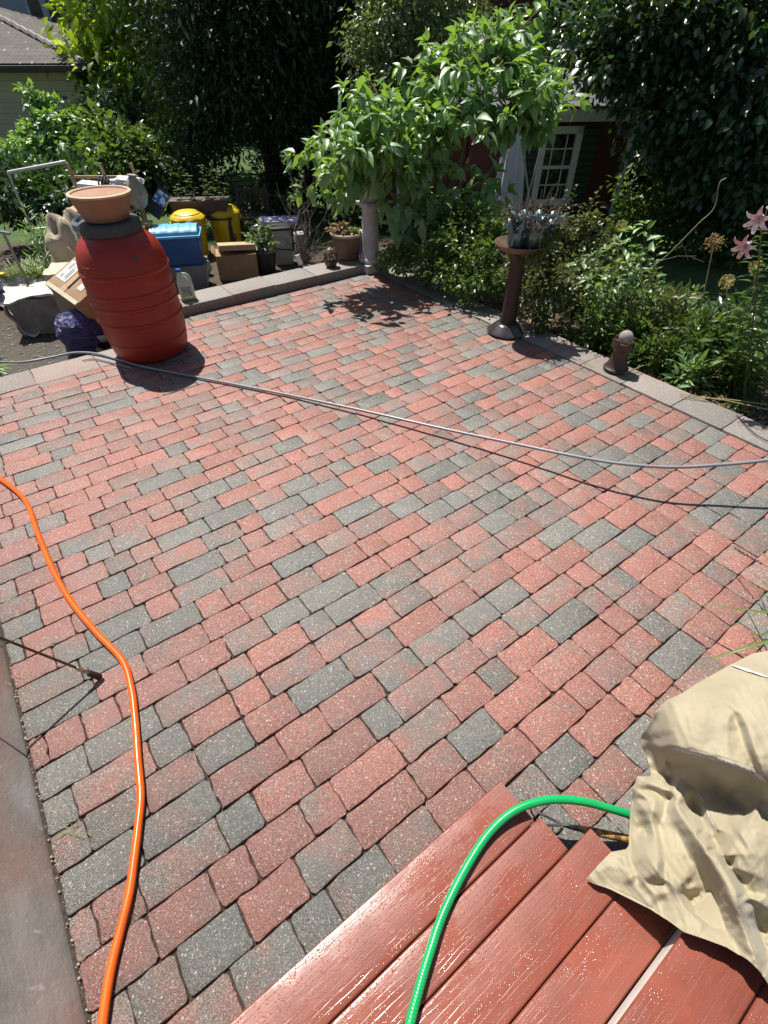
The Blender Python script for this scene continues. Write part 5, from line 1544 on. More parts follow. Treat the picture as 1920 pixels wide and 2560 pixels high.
def make_houses():
    # garage-like house with hip roof at the far left
    C0 = at_y(212, 172, 15.8)
    q = Vector((C0.x - .55, C0.y + .5, -.95))
    t = thing("neighbour_house", "low cream sided house with brown shingle hip roof at the upper left", "house", q, R(4))
    ze = C0.z - q.z
    W, Dp = 9.0, 8.0
    b = MB(); b.box((-W / 2, Dp / 2, (ze) / 2 - .4), (W, Dp, ze + .8)); b.build("wall", siding_mat("cream siding", (.50, .465, .36), .21), t)
    b = MB(); b.box((.0, .0, ze / 2 - .4), (.12, .12, ze + .8)); b.build("corner_trim", mat("cream trim", (.50, .47, .38), .6), t)
    e = .5; k = .29
    A = (-W - e, -e, ze + .06); B = (e, -e, ze + .06); Cc = (e, Dp + e, ze + .06); D = (-W - e, Dp + e, ze + .06)
    hh = (Dp / 2 + e) * k; xr = e - (Dp / 2 + e)
    P1 = (xr, Dp / 2, ze + .06 + hh); P2 = (-W - e + (Dp / 2 + e), Dp / 2, ze + .06 + hh)
    b = MB(); uvs = []
    roof_tri(b, uvs, [A, B, P1, P2]); roof_tri(b, uvs, [B, Cc, P1]); roof_tri(b, uvs, [Cc, D, P2, P1]); roof_tri(b, uvs, [D, A, P2])
    build_uv(b, uvs, "roof", shingle_mat("brown grey shingles", (.115, .10, .09), (.07, .062, .056), 5.5, 4.4, flecks=.9), t, .08)
    # thick ridge caps
    b = MB(); v0, v1 = Vector(B), Vector(P1)
    for i in range(16):
        p = v0.lerp(v1, i / 16) ; r_ = v0.lerp(v1, (i + 1) / 16)
        b.tube([p + Vector((0, 0, .05)), r_ + Vector((0, 0, .09))], [.07, .06], 6)
    b.build("ridge_cap", mat("pale ridge shingles", (.36, .34, .31), .85, (.20, .18, .16), 3), t, 20)
    b = MB(); b.box((-W / 2, -e - .05, ze + .0), (W + 2 * e, .12, .13), bev=.02); b.build("gutter", mat("dark brown gutter", (.045, .035, .03), .4), t)
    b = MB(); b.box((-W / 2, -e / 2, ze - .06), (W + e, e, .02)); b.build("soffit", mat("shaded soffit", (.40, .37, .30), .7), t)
    # second house behind
    c = at_y(140, 100, 24)
    q = Vector((c.x, 24, terrain(c.x, 24) - .5))
    t = thing("grey_house", "tall pale blue grey house wall with a narrow window beyond the brown roof", "house", q, R(3))
    b = MB(); b.box((-5, 3, 3.8), (10, 6, 7.6)); b.build("wall", mat("pale blue grey render", (.40, .44, .50), .8, (.36, .40, .46), 2), t)
    b = MB(); b.box((.0, -.02, 3.8), (.2, .2, 7.6)); b.build("corner_trim", mat("white trim grey", (.55, .58, .62), .7), t)
    wc = at_y(118, 40, 24); wx, wz = wc.x - q.x, wc.z - q.z
    b = MB(); b.box((wx, -.03, wz + .5), (1.15, .08, 2.5)); f = b.build("window_frame", mat("white frame", (.62, .64, .66), .6), t)
    b = MB(); b.box((wx - .26, -.075, wz + .5), (.42, .02, 2.3)); b.box((wx + .26, -.075, wz + .5), (.42, .02, 2.3)); b.build("pane", mat("dark pane", (.03, .04, .05), .1), f)
    b = MB(); b.box((-5, 3, 7.75), (10.8, 6.8, .3)); b.build("roof", mat("grey roof", (.2, .2, .2), .8), t)
    # pale picket fence far behind the shrubs
    c = at_y(315, 338, 17)
    t = thing("picket_fence", "short stretch of pale slatted fence glimpsed beyond the shrubs at left", "fence", Vector((c.x, 17, terrain(c.x, 17))))
    hz = c.z - t.location.z + .2
    b = MB()
    for i in range(16): b.box((-.75 + .1 * i, 0, hz / 2), (.06, .02, hz))
    b.build("pickets", mat("pale fence paint", (.50, .50, .54), .7), t)
    b = MB(); b.box((0, .03, hz * .8), (1.6, .03, .06)); b.build("rail", WHITE, t)
make_houses()

# black double shepherd's hook
def make_hook():
    Y = 5.75
    b0 = at_y(1440, 815, Y); z0 = terrain(b0.x, Y)
    q = Vector((b0.x, Y, z0))
    t = thing("shepherd_hook", "black wrought iron double plant hook standing among the roses", "plant hook", q)
    iron = mat("black iron", (.018, .018, .02), .45, (.03, .028, .026), 20, metal=.4)
    P = lambda x, y: at_y(x, y, Y) - q
    b = MB(); b.tube([(0, 0, 0), P(1462, 640), P(1468, 545), P(1473, 500)], .009, 8); b.build("pole", iron, t)
    b = MB(); b.tube(spline([P(1466, 575), P(1468, 540), P(1458, 516), P(1440, 513), P(1428, 528), P(1424, 548), P(1412, 552), P(1405, 540)], 8), .006, 8); b.build("hook", iron, t)
    b = MB(); b.tube(spline([P(1467, 575), P(1476, 530), P(1492, 508), P(1512, 508), P(1520, 522), P(1521, 540), P(1532, 536), P(1533, 526)], 8), .006, 8); b.build("hook", iron, t)
make_hook()
# ================================================================= VEGETATION
def leaf_mesh(name, pos, d, n, L, Wd, mat_, parent=None, detail=1, droop=.25, fold=.18, tone=None):
    """one object of many real leaf blades; arrays are numpy"""
    pos = np.asarray(pos, float); d = np.asarray(d, float); n = np.asarray(n, float)
    L = np.asarray(L, float)[:, None]; Wd = np.asarray(Wd, float)[:, None]
    d /= np.linalg.norm(d, axis=1, keepdims=True) + 1e-9
    n = n - d * (n * d).sum(1, keepdims=True); n /= np.linalg.norm(n, axis=1, keepdims=True) + 1e-9
    s = np.cross(d, n)
    N_ = len(pos)
    if detail == 0: st = [(0, 0), (.45, 1), (1, 0)]
    elif detail == 1: st = [(0, 0), (.3, .9), (.65, .75), (1, 0)]
    else: st = [(0, 0), (.14, .55), (.34, 1), (.58, .86), (.8, .46), (1, 0)]
    cols = []; 
    faces = []; idx = 0; prev = None
    for (t, w) in st:
        c = pos + d * L * t - n * L * droop * t * t
        if w == 0:
            cols.append(c); cur = (idx,); idx += 1
        else:
            up = n * Wd * w * fold
            cols.append(c + s * Wd * w * .5 + up); cols.append(c); cols.append(c - s * Wd * w * .5 + up)
            cur = (idx, idx + 1, idx + 2); idx += 3
        if prev is not None:
            if len(prev) == 1: faces += [(prev[0], cur[0], cur[1]), (prev[0], cur[1], cur[2])]
            elif len(cur) == 1: faces += [(prev[0], cur[0], prev[1]), (prev[1], cur[0], prev[2])]
            else: faces += [(prev[0], cur[0], cur[1], prev[1]), (prev[1], cur[1], cur[2], prev[2])]
        prev = cur
    V = np.stack(cols, 1).reshape(-1, 3).astype(np.float32)
    k = idx
    off = np.arange(N_) * k
    loops = []; 
    per = [len(f) for f in faces]
    flat = np.concatenate([np.array(f) for f in faces])
    LI = (flat[None, :] + off[:, None]).ravel().astype(np.int32)
    tot = np.tile(np.array(per, dtype=np.int32), N_)
    start = np.concatenate([[0], np.cumsum(tot)[:-1]]).astype(np.int32)
    me = bpy.data.meshes.new(name)
    me.vertices.add(len(V)); me.vertices.foreach_set("co", V.ravel())
    me.loops.add(len(LI)); me.loops.foreach_set("vertex_index", LI)
    me.polygons.add(len(tot)); me.polygons.foreach_set("loop_start", start); me.polygons.foreach_set("loop_total", tot)
    me.polygons.foreach_set("use_smooth", np.ones(len(tot), dtype=bool))
    me.update(calc_edges=True)
    tn = np.random.default_rng(N_).random(N_) if tone is None else np.asarray(tone)
    cc = np.ones((N_, k, 4), np.float32); cc[:, :, 0] = tn[:, None]; cc[:, :, 1] = np.random.default_rng(5).random(N_)[:, None]
    at = me.color_attributes.new("tone", 'FLOAT_COLOR', 'POINT'); at.data.foreach_set("color", cc.ravel())
    me.materials.append(mat_)
    o = bpy.data.objects.new(name, me); COL.objects.link(o)
    if parent: o.parent = parent
    return o

LM_BRIGHT = leafmat("bright leaf", (.135, .255, .085), (.23, .36, .15), (.34, .58, .05), .32, .46, 1.0)
LM_SUN = leafmat("sunny tree leaf", (.09, .19, .022), (.17, .25, .04), (.50, .68, .04), .50, .40)
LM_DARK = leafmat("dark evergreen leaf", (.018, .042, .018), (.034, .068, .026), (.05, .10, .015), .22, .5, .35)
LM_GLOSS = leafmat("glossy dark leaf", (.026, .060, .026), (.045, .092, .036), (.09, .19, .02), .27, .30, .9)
LM_GREY = leafmat("grey green leaf", (.085, .145, .06), (.15, .21, .095), (.24, .34, .06), .34, .40, .8)
LM_MID = leafmat("mid green leaf", (.045, .10, .022), (.085, .15, .034), (.18, .30, .03), .36, .36, .55)
LM_ROSE = leafmat("rose leaf", (.050, .080, .024), (.14, .15, .050), (.22, .25, .05), .34, .42, .5)
LM_DRY = leafmat("dry leaf", (.20, .12, .05), (.42, .31, .19), (.30, .20, .08), .25, .7, .3)
LM_GRASS = leafmat("grass blade", (.075, .16, .025), (.19, .24, .06), (.28, .40, .05), .35, .4, .4)
BARK = mat("dark bark", (.065, .050, .038), .95, (.03, .024, .018), 14, .8, 40, stretch=(1, 1, .25))
STEM = mat("green stem", (.13, .17, .05), .6, (.20, .15, .08), 10)
REDSTEM = mat("reddish stem", (.19, .10, .06), .55, (.12, .15, .05), 5)

def foliage(rng, clumps, n, L, W, name, m, parent, detail=0, droop=.25, fold=.15, down=.35, shell=.55, per=22, spread=.16, up=.9, jl=.3):
    """leaves gathered in twig-end sprays through each clump's volume (local coordinates)"""
    vol = np.array([c[3] * c[4] * c[5] for c in clumps]) ** .72
    cnt = np.maximum(1, (vol / vol.sum() * n / per)).astype(int)
    P = []; D = []
    for c, k in zip(clumps, cnt):
        c = np.array(c, float)
        dirs = rng.normal(size=(k, 3)); dirs /= np.linalg.norm(dirs, axis=1, keepdims=True)
        rad = rng.random(k) ** shell * (1 + .18 * rng.normal(size=k))
        ctr = c[:3] + dirs * rad[:, None] * c[3:6]
        rr = float(np.cbrt(c[3] * c[4] * c[5]))
        for q, dd in zip(ctr, dirs):
            offs = rng.normal(size=(per, 3)) * spread * max(.35, rr ** .5) * np.array([1, 1, .7])
            P.append(q + offs)
            v = dd * .6 + offs / (np.linalg.norm(offs, axis=1, keepdims=True) + 1e-6) * .8 + rng.normal(size=(per, 3)) * .35
            v[:, 2] -= down
            D.append(v)
    P = np.concatenate(P); D = np.concatenate(D)
    N_ = len(P)
    nn = rng.normal(size=(N_, 3)) * .55; nn[:, 2] += up
    Ls = L * (1 + jl * rng.normal(size=N_)).clip(.4, 1.8)
    return leaf_mesh(name, P, D, nn, Ls, Ls * W, m, parent, detail, droop, fold)

def limb_path(rng, a, b, sag=.1, n=5):
    a, b = Vector(a), Vector(b)
    L = (b - a).length
    pts = []
    for i in range(n + 1):
        t = i / n
        p = a.lerp(b, t) + Vector((rng.normal() * .05 * L * math.sin(math.pi * t), rng.normal() * .05 * L * math.sin(math.pi * t), sag * L * math.sin(math.pi * t)))
        pts.append(p)
    return pts
def tree(name, label, cat, base, trunk_top, tr, clumps, n, L, W, m, seed=1, group=None, limbs=None, **kw):
    rng = np.random.default_rng(seed)
    base = Vector(base)
    t = thing(name, label, cat, base, 0, group)
    loc = [(c[0] - base.x, c[1] - base.y, c[2] - base.z, c[3], c[4], c[5]) for c in clumps]
    top = Vector(trunk_top) - base
    b = MB(); pts = limb_path(rng, (0, 0, -.1), top, .02, 7)
    b.tube(pts, [tr * (1.25 if i == 0 else 1) * (1 - .65 * i / 7) for i in range(8)], 12)
    b.build("trunk", BARK, t)
    for c in loc[: (limbs or 14)]:
        st = pts[min(7, 2 + int(rng.integers(0, 5)))]
        p = limb_path(rng, st, Vector(c[:3]), .06)
        bb = MB(); bb.tube(p, [tr * .42 * (1 - .8 * i / 5) for i in range(6)], 7); bb.build("limb", BARK, t)
    foliage(rng, loc, n, L, W, "crown", m, t, **kw)
    return t
def C_(x, y, Y, rx, ry=None, rz=None):
    """clump centred on a photo pixel at distance Y"""
    p = at_y(x, y, Y)
    return (p.x, p.y, p.z, rx, ry or rx, rz or rx * .85)

def make_trees():
    gz = terrain
    # the far wood that closes the view
    rng = np.random.default_rng(77)
    cl = []
    for k in range(80):
        x = -26 + 52 * (k + rng.random()) / 80; y = 25 + rng.random() * 6
        cl.append((x, y, gz(x, y) + 1.5 + rng.random() * 6.5, 2.2, 2.0, 2.4))
    for k in range(50):
        x = -24 + 48 * (k + rng.random()) / 50; y = 24 + rng.random() * 3
        cl.append((x, y, gz(x, y) + .6 + rng.random() * 2.5, 1.8, 1.6, 1.6))
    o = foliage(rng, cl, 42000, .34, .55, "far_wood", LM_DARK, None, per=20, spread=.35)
    props(o, kind='stuff')
    # big dark evergreen, two crowns
    b0 = Vector((-2.45, 13.2, gz(-2.45, 13.2)))
    cl = [C_(530, 60, 12.2, 1.4), C_(640, 40, 12.6, 1.9), C_(500, 150, 12.0, .9), C_(560, 190, 11.8, 1.3), C_(700, 170, 12.0, 1.3), C_(800, 90, 12.4, 1.3), C_(510, 270, 11.8, .8), C_(600, 270, 12.2, .9), C_(470, 340, 12.0, .6), C_(740, 290, 12.2, .8), C_(470, 390, 12, .55), C_(545, 350, 12.4, .7),
          C_(560, -150, 12.6, 2.2), C_(720, -120, 12.8, 2.0), C_(540, -120, 12.6, 1.5), C_(660, -380, 13, 2.2), C_(830, -40, 12.6, 1.4)]
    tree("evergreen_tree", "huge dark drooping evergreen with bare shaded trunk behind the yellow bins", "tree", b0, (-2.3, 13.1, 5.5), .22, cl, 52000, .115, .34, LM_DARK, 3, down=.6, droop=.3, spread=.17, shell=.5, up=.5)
    b0 = Vector((-1.9, 13.6, gz(-1.9, 13.6)))
    cl = [C_(800, 250, 13.2, 1.0), C_(860, 330, 13.4, .8), C_(780, 380, 13.6, .6), C_(880, 150, 13.2, 1.2), C_(900, 30, 13.4, 1.5), C_(760, 60, 13.6, 1.5), C_(690, 410, 13.8, .55), C_(920, 430, 13.4, .8), C_(850, -150, 13.5, 2.0)]
    tree("dark_tree", "slender dark tree standing between the evergreen and the big leafy pokeweed", "tree", b0, (-1.5, 13.6, 4.6), .15, cl, 17000, .12, .42, LM_DARK, 4, down=.5, spread=.17)
    # sunlit tree at the left, beyond the low house
    b0 = Vector((-8.4, 18.6, gz(-8.4, 18.6)))
    cl = [C_(245, 60, 17.2, .9), C_(280, 120, 17, 1.0), C_(330, 50, 17.2, 1.5), C_(250, 200, 17, 1.0), C_(330, 190, 16.6, 1.0), C_(370, 270, 16.4, .9), C_(300, 270, 16.8, .8), C_(390, 140, 17, 1.2), C_(290, -60, 17.4, 1.3), C_(400, -60, 17.4, 1.6), C_(360, -230, 17.8, 1.8), C_(430, 60, 17.2, 1.1)]
    tree("sunlit_tree", "bright yellow-green tree catching sun beside the low cream house", "tree", b0, (-8.3, 18.5, 4.6), .18, cl, 11000, .22, .45, LM_SUN, 5, down=.5, spread=.24)
    # shaded shrub with silvery glints below it
    b0 = Vector((-7.3, 17, gz(-7.3, 17)))
    cl = [C_(250, 270, 15.4, .75), C_(300, 255, 15.6, .7), C_(245, 320, 15.2, .55), C_(290, 305, 15.3, .55), C_(340, 305, 15.4, .5)]
    tree("glossy_shrub", "dark shrub with silvery glinting leaves at the corner of the cream house", "shrub", b0, (-7.2, 16.9, 1.0), .06, cl, 2600, .12, .5, LM_GLOSS, 6, up=.3)
    # vine covered mound against the house
    b0 = at_y(140, 420, 11.5); b0.z = gz(b0.x, 11.5)
    cl = [C_(100, 268, 11.6, .20, .2, .30), C_(112, 240, 11.7, .13), C_(140, 310, 11.4, .30), C_(85, 350, 11.2, .28), C_(185, 335, 11.5, .28), C_(55, 385, 11.0, .30), C_(125, 385, 11, .38), C_(205, 400, 11.2, .34), C_(160, 285, 11.6, .18)]
    tree("vine_mound", "bright green vine-covered bush peaking against the cream siding", "bush", b0, (b0.x, 11.7, 1.0), .06, cl, 4200, .105, .62, LM_BRIGHT, 7, detail=1, spread=.10, shell=.4)
    b0 = at_y(300, 440, 10.8); b0.z = gz(b0.x, 10.8)
    cl = [C_(285, 350, 11.2, .45), C_(330, 365, 11, .45), C_(260, 390, 10.8, .45), C_(320, 420, 10.6, .5), C_(370, 400, 10.8, .45), C_(385, 440, 10.4, .4), C_(270, 440, 10.4, .45)]
    tree("round_shrub", "mid green round shrub between the vine bush and the evergreen", "shrub", b0, (b0.x, 11, .6), .05, cl, 4200, .12, .5, LM_MID, 8, detail=1, spread=.12, shell=.4)
    b0 = at_y(150, 480, 9.6); b0.z = gz(b0.x, 9.6)
    cl = [C_(50, 470, 9.8, .4), C_(130, 470, 9.6, .42), C_(200, 450, 9.7, .42), C_(110, 510, 9.2, .45), C_(40, 490, 9.2, .5), C_(180, 500, 9.2, .45), C_(-20, 450, 9.6, .4)]
    tree("dark_hedge", "dark shaded hedge plant behind the white pipe frame", "hedge", b0, (b0.x, 9.7, .4), .05, cl, 4400, .12, .45, LM_GLOSS, 9, spread=.13, up=.4)
    # hedge in shade behind the evergreen trunk
    b0 = at_y(440, 470, 11); b0.z = gz(b0.x, 11)
    cl = [C_(400, 450, 10.8, .5), C_(470, 440, 11, .5), C_(540, 460, 11.2, .4), C_(430, 490, 10.4, .35), C_(360, 470, 10.4, .4), C_(690, 450, 12.8, .5), C_(830, 470, 12, .5), C_(640, 500, 11, .3), C_(710, 520, 10.4, .28), C_(860, 540, 9.4, .26), C_(660, 540, 10.2, .24)]
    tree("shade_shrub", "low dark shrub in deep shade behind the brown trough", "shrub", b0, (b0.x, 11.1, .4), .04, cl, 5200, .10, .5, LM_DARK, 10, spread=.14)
    # grey-green tree beyond the pokeweed
    b0 = at_y(1010, 420, 9.6); b0.z = gz(b0.x, 9.6)
    cl = [C_(930, 60, 9.4, .50), C_(1000, 20, 9.6, .6), C_(1070, 80, 9.6, .55), C_(960, 150, 9.3, .55), C_(1040, 180, 9.5, .55), C_(930, 210, 9.3, .35), C_(1110, 30, 9.8, .6), C_(1120, 150, 9.8, .5), C_(960, -60, 9.6, .6), C_(1060, -60, 9.8, .7), C_(1010, -180, 9.8, .8), C_(900, 110, 9.3, .3), C_(1160, -20, 9.9, .5), C_(990, 270, 9.2, .5), C_(920, 330, 9.0, .4)]
    tree("small_leaved_tree", "grey-green small-leaved tree rising behind the pokeweed beside the cupola", "tree", b0, (b0.x + .1, 9.6, 2.3), .08, cl, 9000, .075, .5, LM_GREY, 11, spread=.12, shell=.45)
    # right: large dark trees with glossy leaves, hanging in front of the shed's right side
    b0 = Vector((6.1, 10.9, gz(6.1, 10.9)))
    cl = [C_(1480, 150, 9.4, .55), C_(1540, 90, 9.5, .7), C_(1610, 160, 9.3, .7), C_(1580, 170, 9.2, .42), C_(1680, 80, 9.4, .9), C_(1700, 230, 9.2, .8), C_(1780, 150, 9.2, .9), C_(1850, 250, 9, .9), C_(1700, 310, 9.3, .55), C_(1740, 350, 9.2, .7), C_(1840, 400, 9, .8), C_(1900, 100, 9.2, 1.1), C_(1700, 430, 9.6, .5), C_(1770, 470, 9.5, .6), C_(1680, -60, 9.6, .9), C_(1820, -80, 9.5, 1.3), C_(1960, 250, 9, 1.2), C_(1400, 60, 10.4, .5), C_(1960, 450, 8.8, .9)]
    tree("glossy_leaved_tree", "dark broad-leaved tree with glinting leaves overhanging the shed's right side", "tree", b0, (6.2, 10.9, 4.5), .20, cl, 26000, .105, .62, LM_GLOSS, 12, detail=1, spread=.16, shell=.5, down=.45, up=.9)
    b0 = Vector((5.4, 14.5, gz(5.4, 14.5)))
    cl = [C_(1400, 40, 14.5, 1.3), C_(1500, 0, 14.5, 1.6), C_(1350, -60, 14.8, 1.5), C_(1600, 200, 13.5, 1.5), C_(1700, 350, 13, 1.4), C_(1620, 420, 13, 1.1), C_(1850, 300, 13, 1.8), C_(1800, 460, 12.5, 1.2), C_(1920, 480, 12, 1.3), C_(1560, -180, 14.5, 2.2), C_(1850, 0, 13.5, 2.2), C_(1330, 30, 14.6, .9)]
    tree("backing_tree", "deep dark tree mass behind and right of the red shed", "tree", b0, (5.5, 14.5, 5), .25, cl, 22000, .16, .5, LM_DARK, 13, spread=.26)
    b0 = Vector((1.0, 17.5, gz(1, 17.5)))
    cl = [C_(1000, 200, 17, 1.5), C_(1100, 60, 17, 1.8), C_(1200, 0, 17, 1.6), C_(950, 60, 17.4, 1.6), C_(1150, 200, 17, 1.2), C_(1280, 20, 17.2, 1.5), C_(1000, 350, 17, 1.3), C_(1090, -200, 17.5, 2.4), C_(1330, -120, 17.5, 2)]
    tree("rear_tree", "dark tree closing the gap behind the shed cupola", "tree", b0, (1.0, 17.4, 5), .2, cl, 9000, .26, .5, LM_DARK, 14, spread=.32)
    # low dark hedge right of the shed above the lawn
    b0 = Vector((6.0, 9.4, gz(6, 9.4)))
    cl = [C_(1600, 520, 9.6, .5), C_(1680, 560, 9.4, .55), C_(1760, 560, 9.2, .55), C_(1840, 590, 8.9, .55), C_(1910, 560, 8.7, .6), C_(1720, 500, 9.7, .6), C_(1560, 580, 9.4, .35), C_(1840, 520, 9.3, .6), C_(1960, 620, 8.5, .6)]
    tree("shade_hedge", "dark low hedge beyond the shaded lawn behind the pink lilies", "hedge", b0, (6, 9.5, .1), .05, cl, 6000, .10, .5, LM_MID, 15, spread=.15)
make_trees()

# ---------------------------------------------------------------- pokeweed
def branching(name, label, cat, base, tips, stemr, leaf_n, L, W, m, stem_m, seed, start=.35, detail=2, droop=.35, out=.55, down=.25, fold=.22, group=None, trunk=None, whorl=5, nleaf=9, leafpart="foliage"):
    rng = np.random.default_rng(seed)
    base = Vector(base)
    t = thing(name, label, cat, base, 0, group)
    P = []; D = []; NN = []; LS = []
    nodes = [Vector(x) - base for x in (trunk or [])]
    hubs = [Vector((0, 0, 0))] + nodes
    sb = MB()
    if trunk:
        for k, nd in enumerate(nodes):
            sb2 = MB(); sb2.tube(limb_path(rng, (rng.normal() * .04, rng.normal() * .04, -.05), nd, .05, 5), [stemr * (1.5 - .5 * i / 5) for i in range(6)], 8)
            sb2.build("stem", stem_m, t)
    for tip in tips:
        tp = Vector(tip) - base
        h = min(hubs[1:] or hubs, key=lambda h_: (h_ - tp).length + (0 if h_.z < tp.z + .15 else .5))
        pts = limb_path(rng, h, tp, .10, 6)
        sb.tube(pts, [stemr * .62 * (1 - .72 * i / 6) for i in range(7)], 6)
        Ltot = (tp - h).length
        ax = (tp - h).normalized()
        k = max(3, int(nleaf * min(1.4, Ltot / .6)))
        for j in range(k):
            f = start + (1 - start) * (j + rng.random() * .6) / k
            i = min(5, int(f * 6)); q = pts[i].lerp(pts[i + 1], f * 6 - i)
            ang = j * 2.4 + rng.random()
            a = ax.orthogonal().normalized(); bb = ax.cross(a)
            side = a * math.cos(ang) + bb * math.sin(ang)
            dd = side * (1 - out * .4) + ax * out + Vector((0, 0, -down)) + Vector(rng.normal(size=3)) * .12
            pet = dd.normalized() * L * .15
            P.append(q + pet); D.append(dd); nrm = Vector((0, 0, 1)) + Vector(rng.normal(size=3)) * .38 - ax * .15
            NN.append(nrm); LS.append(L * (1.08 - .38 * f) * rng.uniform(.7, 1.2))
        for j in range(whorl):
            ang = j * 2 * math.pi / whorl + rng.random()
            a = ax.orthogonal().normalized(); bb = ax.cross(a)
            side = a * math.cos(ang) + bb * math.sin(ang)
            P.append(tp); D.append(side * .8 + ax * .8 + Vector((0, 0, -.05))); NN.append(Vector((0, 0, 1)) + ax * .4 + Vector(rng.normal(size=3)) * .3); LS.append(L * rng.uniform(.35, .65))
    sb.build("branches", stem_m, t)
    LS = np.array(LS)
    leaf_mesh(leafpart, np.array([tuple(p) for p in P]), np.array([tuple(p) for p in D]), np.array([tuple(p) for p in NN]), LS, LS * W, m, t, detail, droop, fold)
    return t
def make_pokeweed():
    base = Vector((.72, 7.35, terrain(.72, 7.35)))
    rng = np.random.default_rng(21)
    T = [(742, 388, 6.5), (790, 372, 6.5), (822, 322, 6.7), (768, 478, 6.45), (842, 478, 6.4), (880, 500, 6.5), (905, 238, 6.8), (868, 222, 6.8), (862, 285, 6.7), (935, 300, 6.8), (985, 235, 7.0), (1005, 175, 7.2), (1075, 190, 7.1), (1065, 110, 7.4), (1140, 85, 7.4), (1180, 60, 7.6), (1240, 50, 7.6), (1285, 70, 7.6), (1325, 118, 7.5), (1365, 150, 7.4), (1400, 215, 7.3), (1440, 252, 7.2), (1350, 265, 7.0), (1300, 195, 7.2), (1210, 145, 7.2), (1130, 165, 7.2),
         (1100, 255, 6.9), (1190, 240, 6.9), (1275, 285, 6.8), (1150, 330, 6.7), (1050, 320, 6.7), (985, 370, 6.6), (925, 395, 6.5), (1230, 360, 6.7), (1330, 330, 6.8), (1170, 420, 6.6), (1090, 410, 6.5), (1030, 445, 6.5), (960, 330, 6.8), (1010, 270, 7.0), (1245, 210, 7.0), (1070, 250, 7.2), (900, 350, 6.6), (830, 410, 6.5), (1290, 240, 7.3), (1150, 215, 7.3), (1350, 200, 7.4), (1220, 90, 7.6), (1100, 130, 7.5), (1380, 290, 7.1), (1200, 300, 6.7), (1020, 215, 7.1), (1260, 130, 7.3), (955, 260, 6.9), (1310, 150, 7.5), (1170, 130, 7.3), (1240, 320, 6.9), (1120, 370, 6.6), (890, 290, 6.7), (1060, 380, 6.6)]
    T = [(x + (x - 1090) * .05 + (0), y + (y - 300) * .04, Y - (.45 if x < 950 else 0)) for x, y, Y in T]
    more = []
    for k in range(150):
        i, j = rng.integers(0, len(T), 2); f = rng.random()
        if math.hypot(T[i][0] - T[j][0], T[i][1] - T[j][1]) < 260:
            more.append((T[i][0] * f + T[j][0] * (1 - f) + rng.normal() * 26, T[i][1] * f + T[j][1] * (1 - f) + rng.normal() * 22, T[i][2] * f + T[j][2] * (1 - f) + rng.normal() * .25))
    T = T + more
    for k in range(46):
        T.append((rng.uniform(1060, 1420), rng.uniform(165, 345), rng.uniform(6.7, 7.4)))
    for k in range(22):
        T.append((rng.uniform(870, 1120), rng.uniform(230, 420), rng.uniform(6.4, 7.0)))
    tips = [at_y(x, y, Y + .25 + rng.normal() * .1) for x, y, Y in T]
    tr = [at_y(1000, 440, 7.0), at_y(1090, 330, 7.2), at_y(1190, 280, 7.3), at_y(930, 430, 6.9), at_y(1290, 330, 7.2), at_y(1120, 200, 7.4), at_y(1230, 180, 7.5), at_y(960, 330, 7.1)]
    branching("pokeweed_bush", "tall bright green broad-leaved pokeweed arching over the stone column", "bush", base, tips, .017, 0, .205, .50, LM_BRIGHT, REDSTEM, 22, start=.18, nleaf=12, trunk=tr, down=.45, droop=.38)
    # big drooping lower leaves in shade
    T = [(1010, 500, 6.7), (1060, 480, 6.6), (1110, 500, 6.6), (1170, 480, 6.6), (1220, 470, 6.7), (980, 540, 6.6), (1130, 450, 6.8), (1240, 430, 6.8), (1050, 545, 6.5), (1200, 530, 6.6), (1000, 585, 6.55), (1080, 600, 6.4), (1150, 585, 6.4), (1230, 565, 6.4), (1020, 450, 6.8), (1090, 440, 6.8), (1200, 450, 6.8), (1270, 480, 6.8), (960, 500, 6.6)]
    tips = [at_y(x, y, Y) for x, y, Y in T]
    b2 = Vector((.98, 6.95, terrain(.98, 6.95)))
    branching("drooping_weed", "shaded plant with very large drooping dark leaves under the pokeweed", "bush", b2, tips, .016, 0, .30, .48, LM_BRIGHT, REDSTEM, 23, start=.30, nleaf=10, trunk=[at_y(1080, 560, 6.9), at_y(1170, 560, 6.9)], down=1.1, droop=.30)
    # dark undergrowth along the border
    q = Vector((1.0, 6.35, terrain(1.0, 6.35)))
    cl = [C_(1010, 620, 6.7, .24), C_(1070, 660, 6.3, .24), C_(1130, 690, 6.0, .24), C_(1060, 590, 6.7, .25), C_(1130, 610, 6.3, .26), C_(1200, 640, 6.0, .25), C_(1190, 710, 5.75, .2), C_(1230, 580, 6.2, .24), C_(1170, 560, 6.5, .24), C_(980, 650, 6.75, .15), C_(1225, 690, 5.75, .2), C_(1120, 560, 6.7, .25)]
    tree("border_shrub", "dense dark small-leaved shrub between column and birdbath", "shrub", q, q + Vector((0, 0, .4)), .02, cl, 7800, .05, .55, LM_MID, 24, detail=1, spread=.10, shell=.5, up=.5)
make_pokeweed()

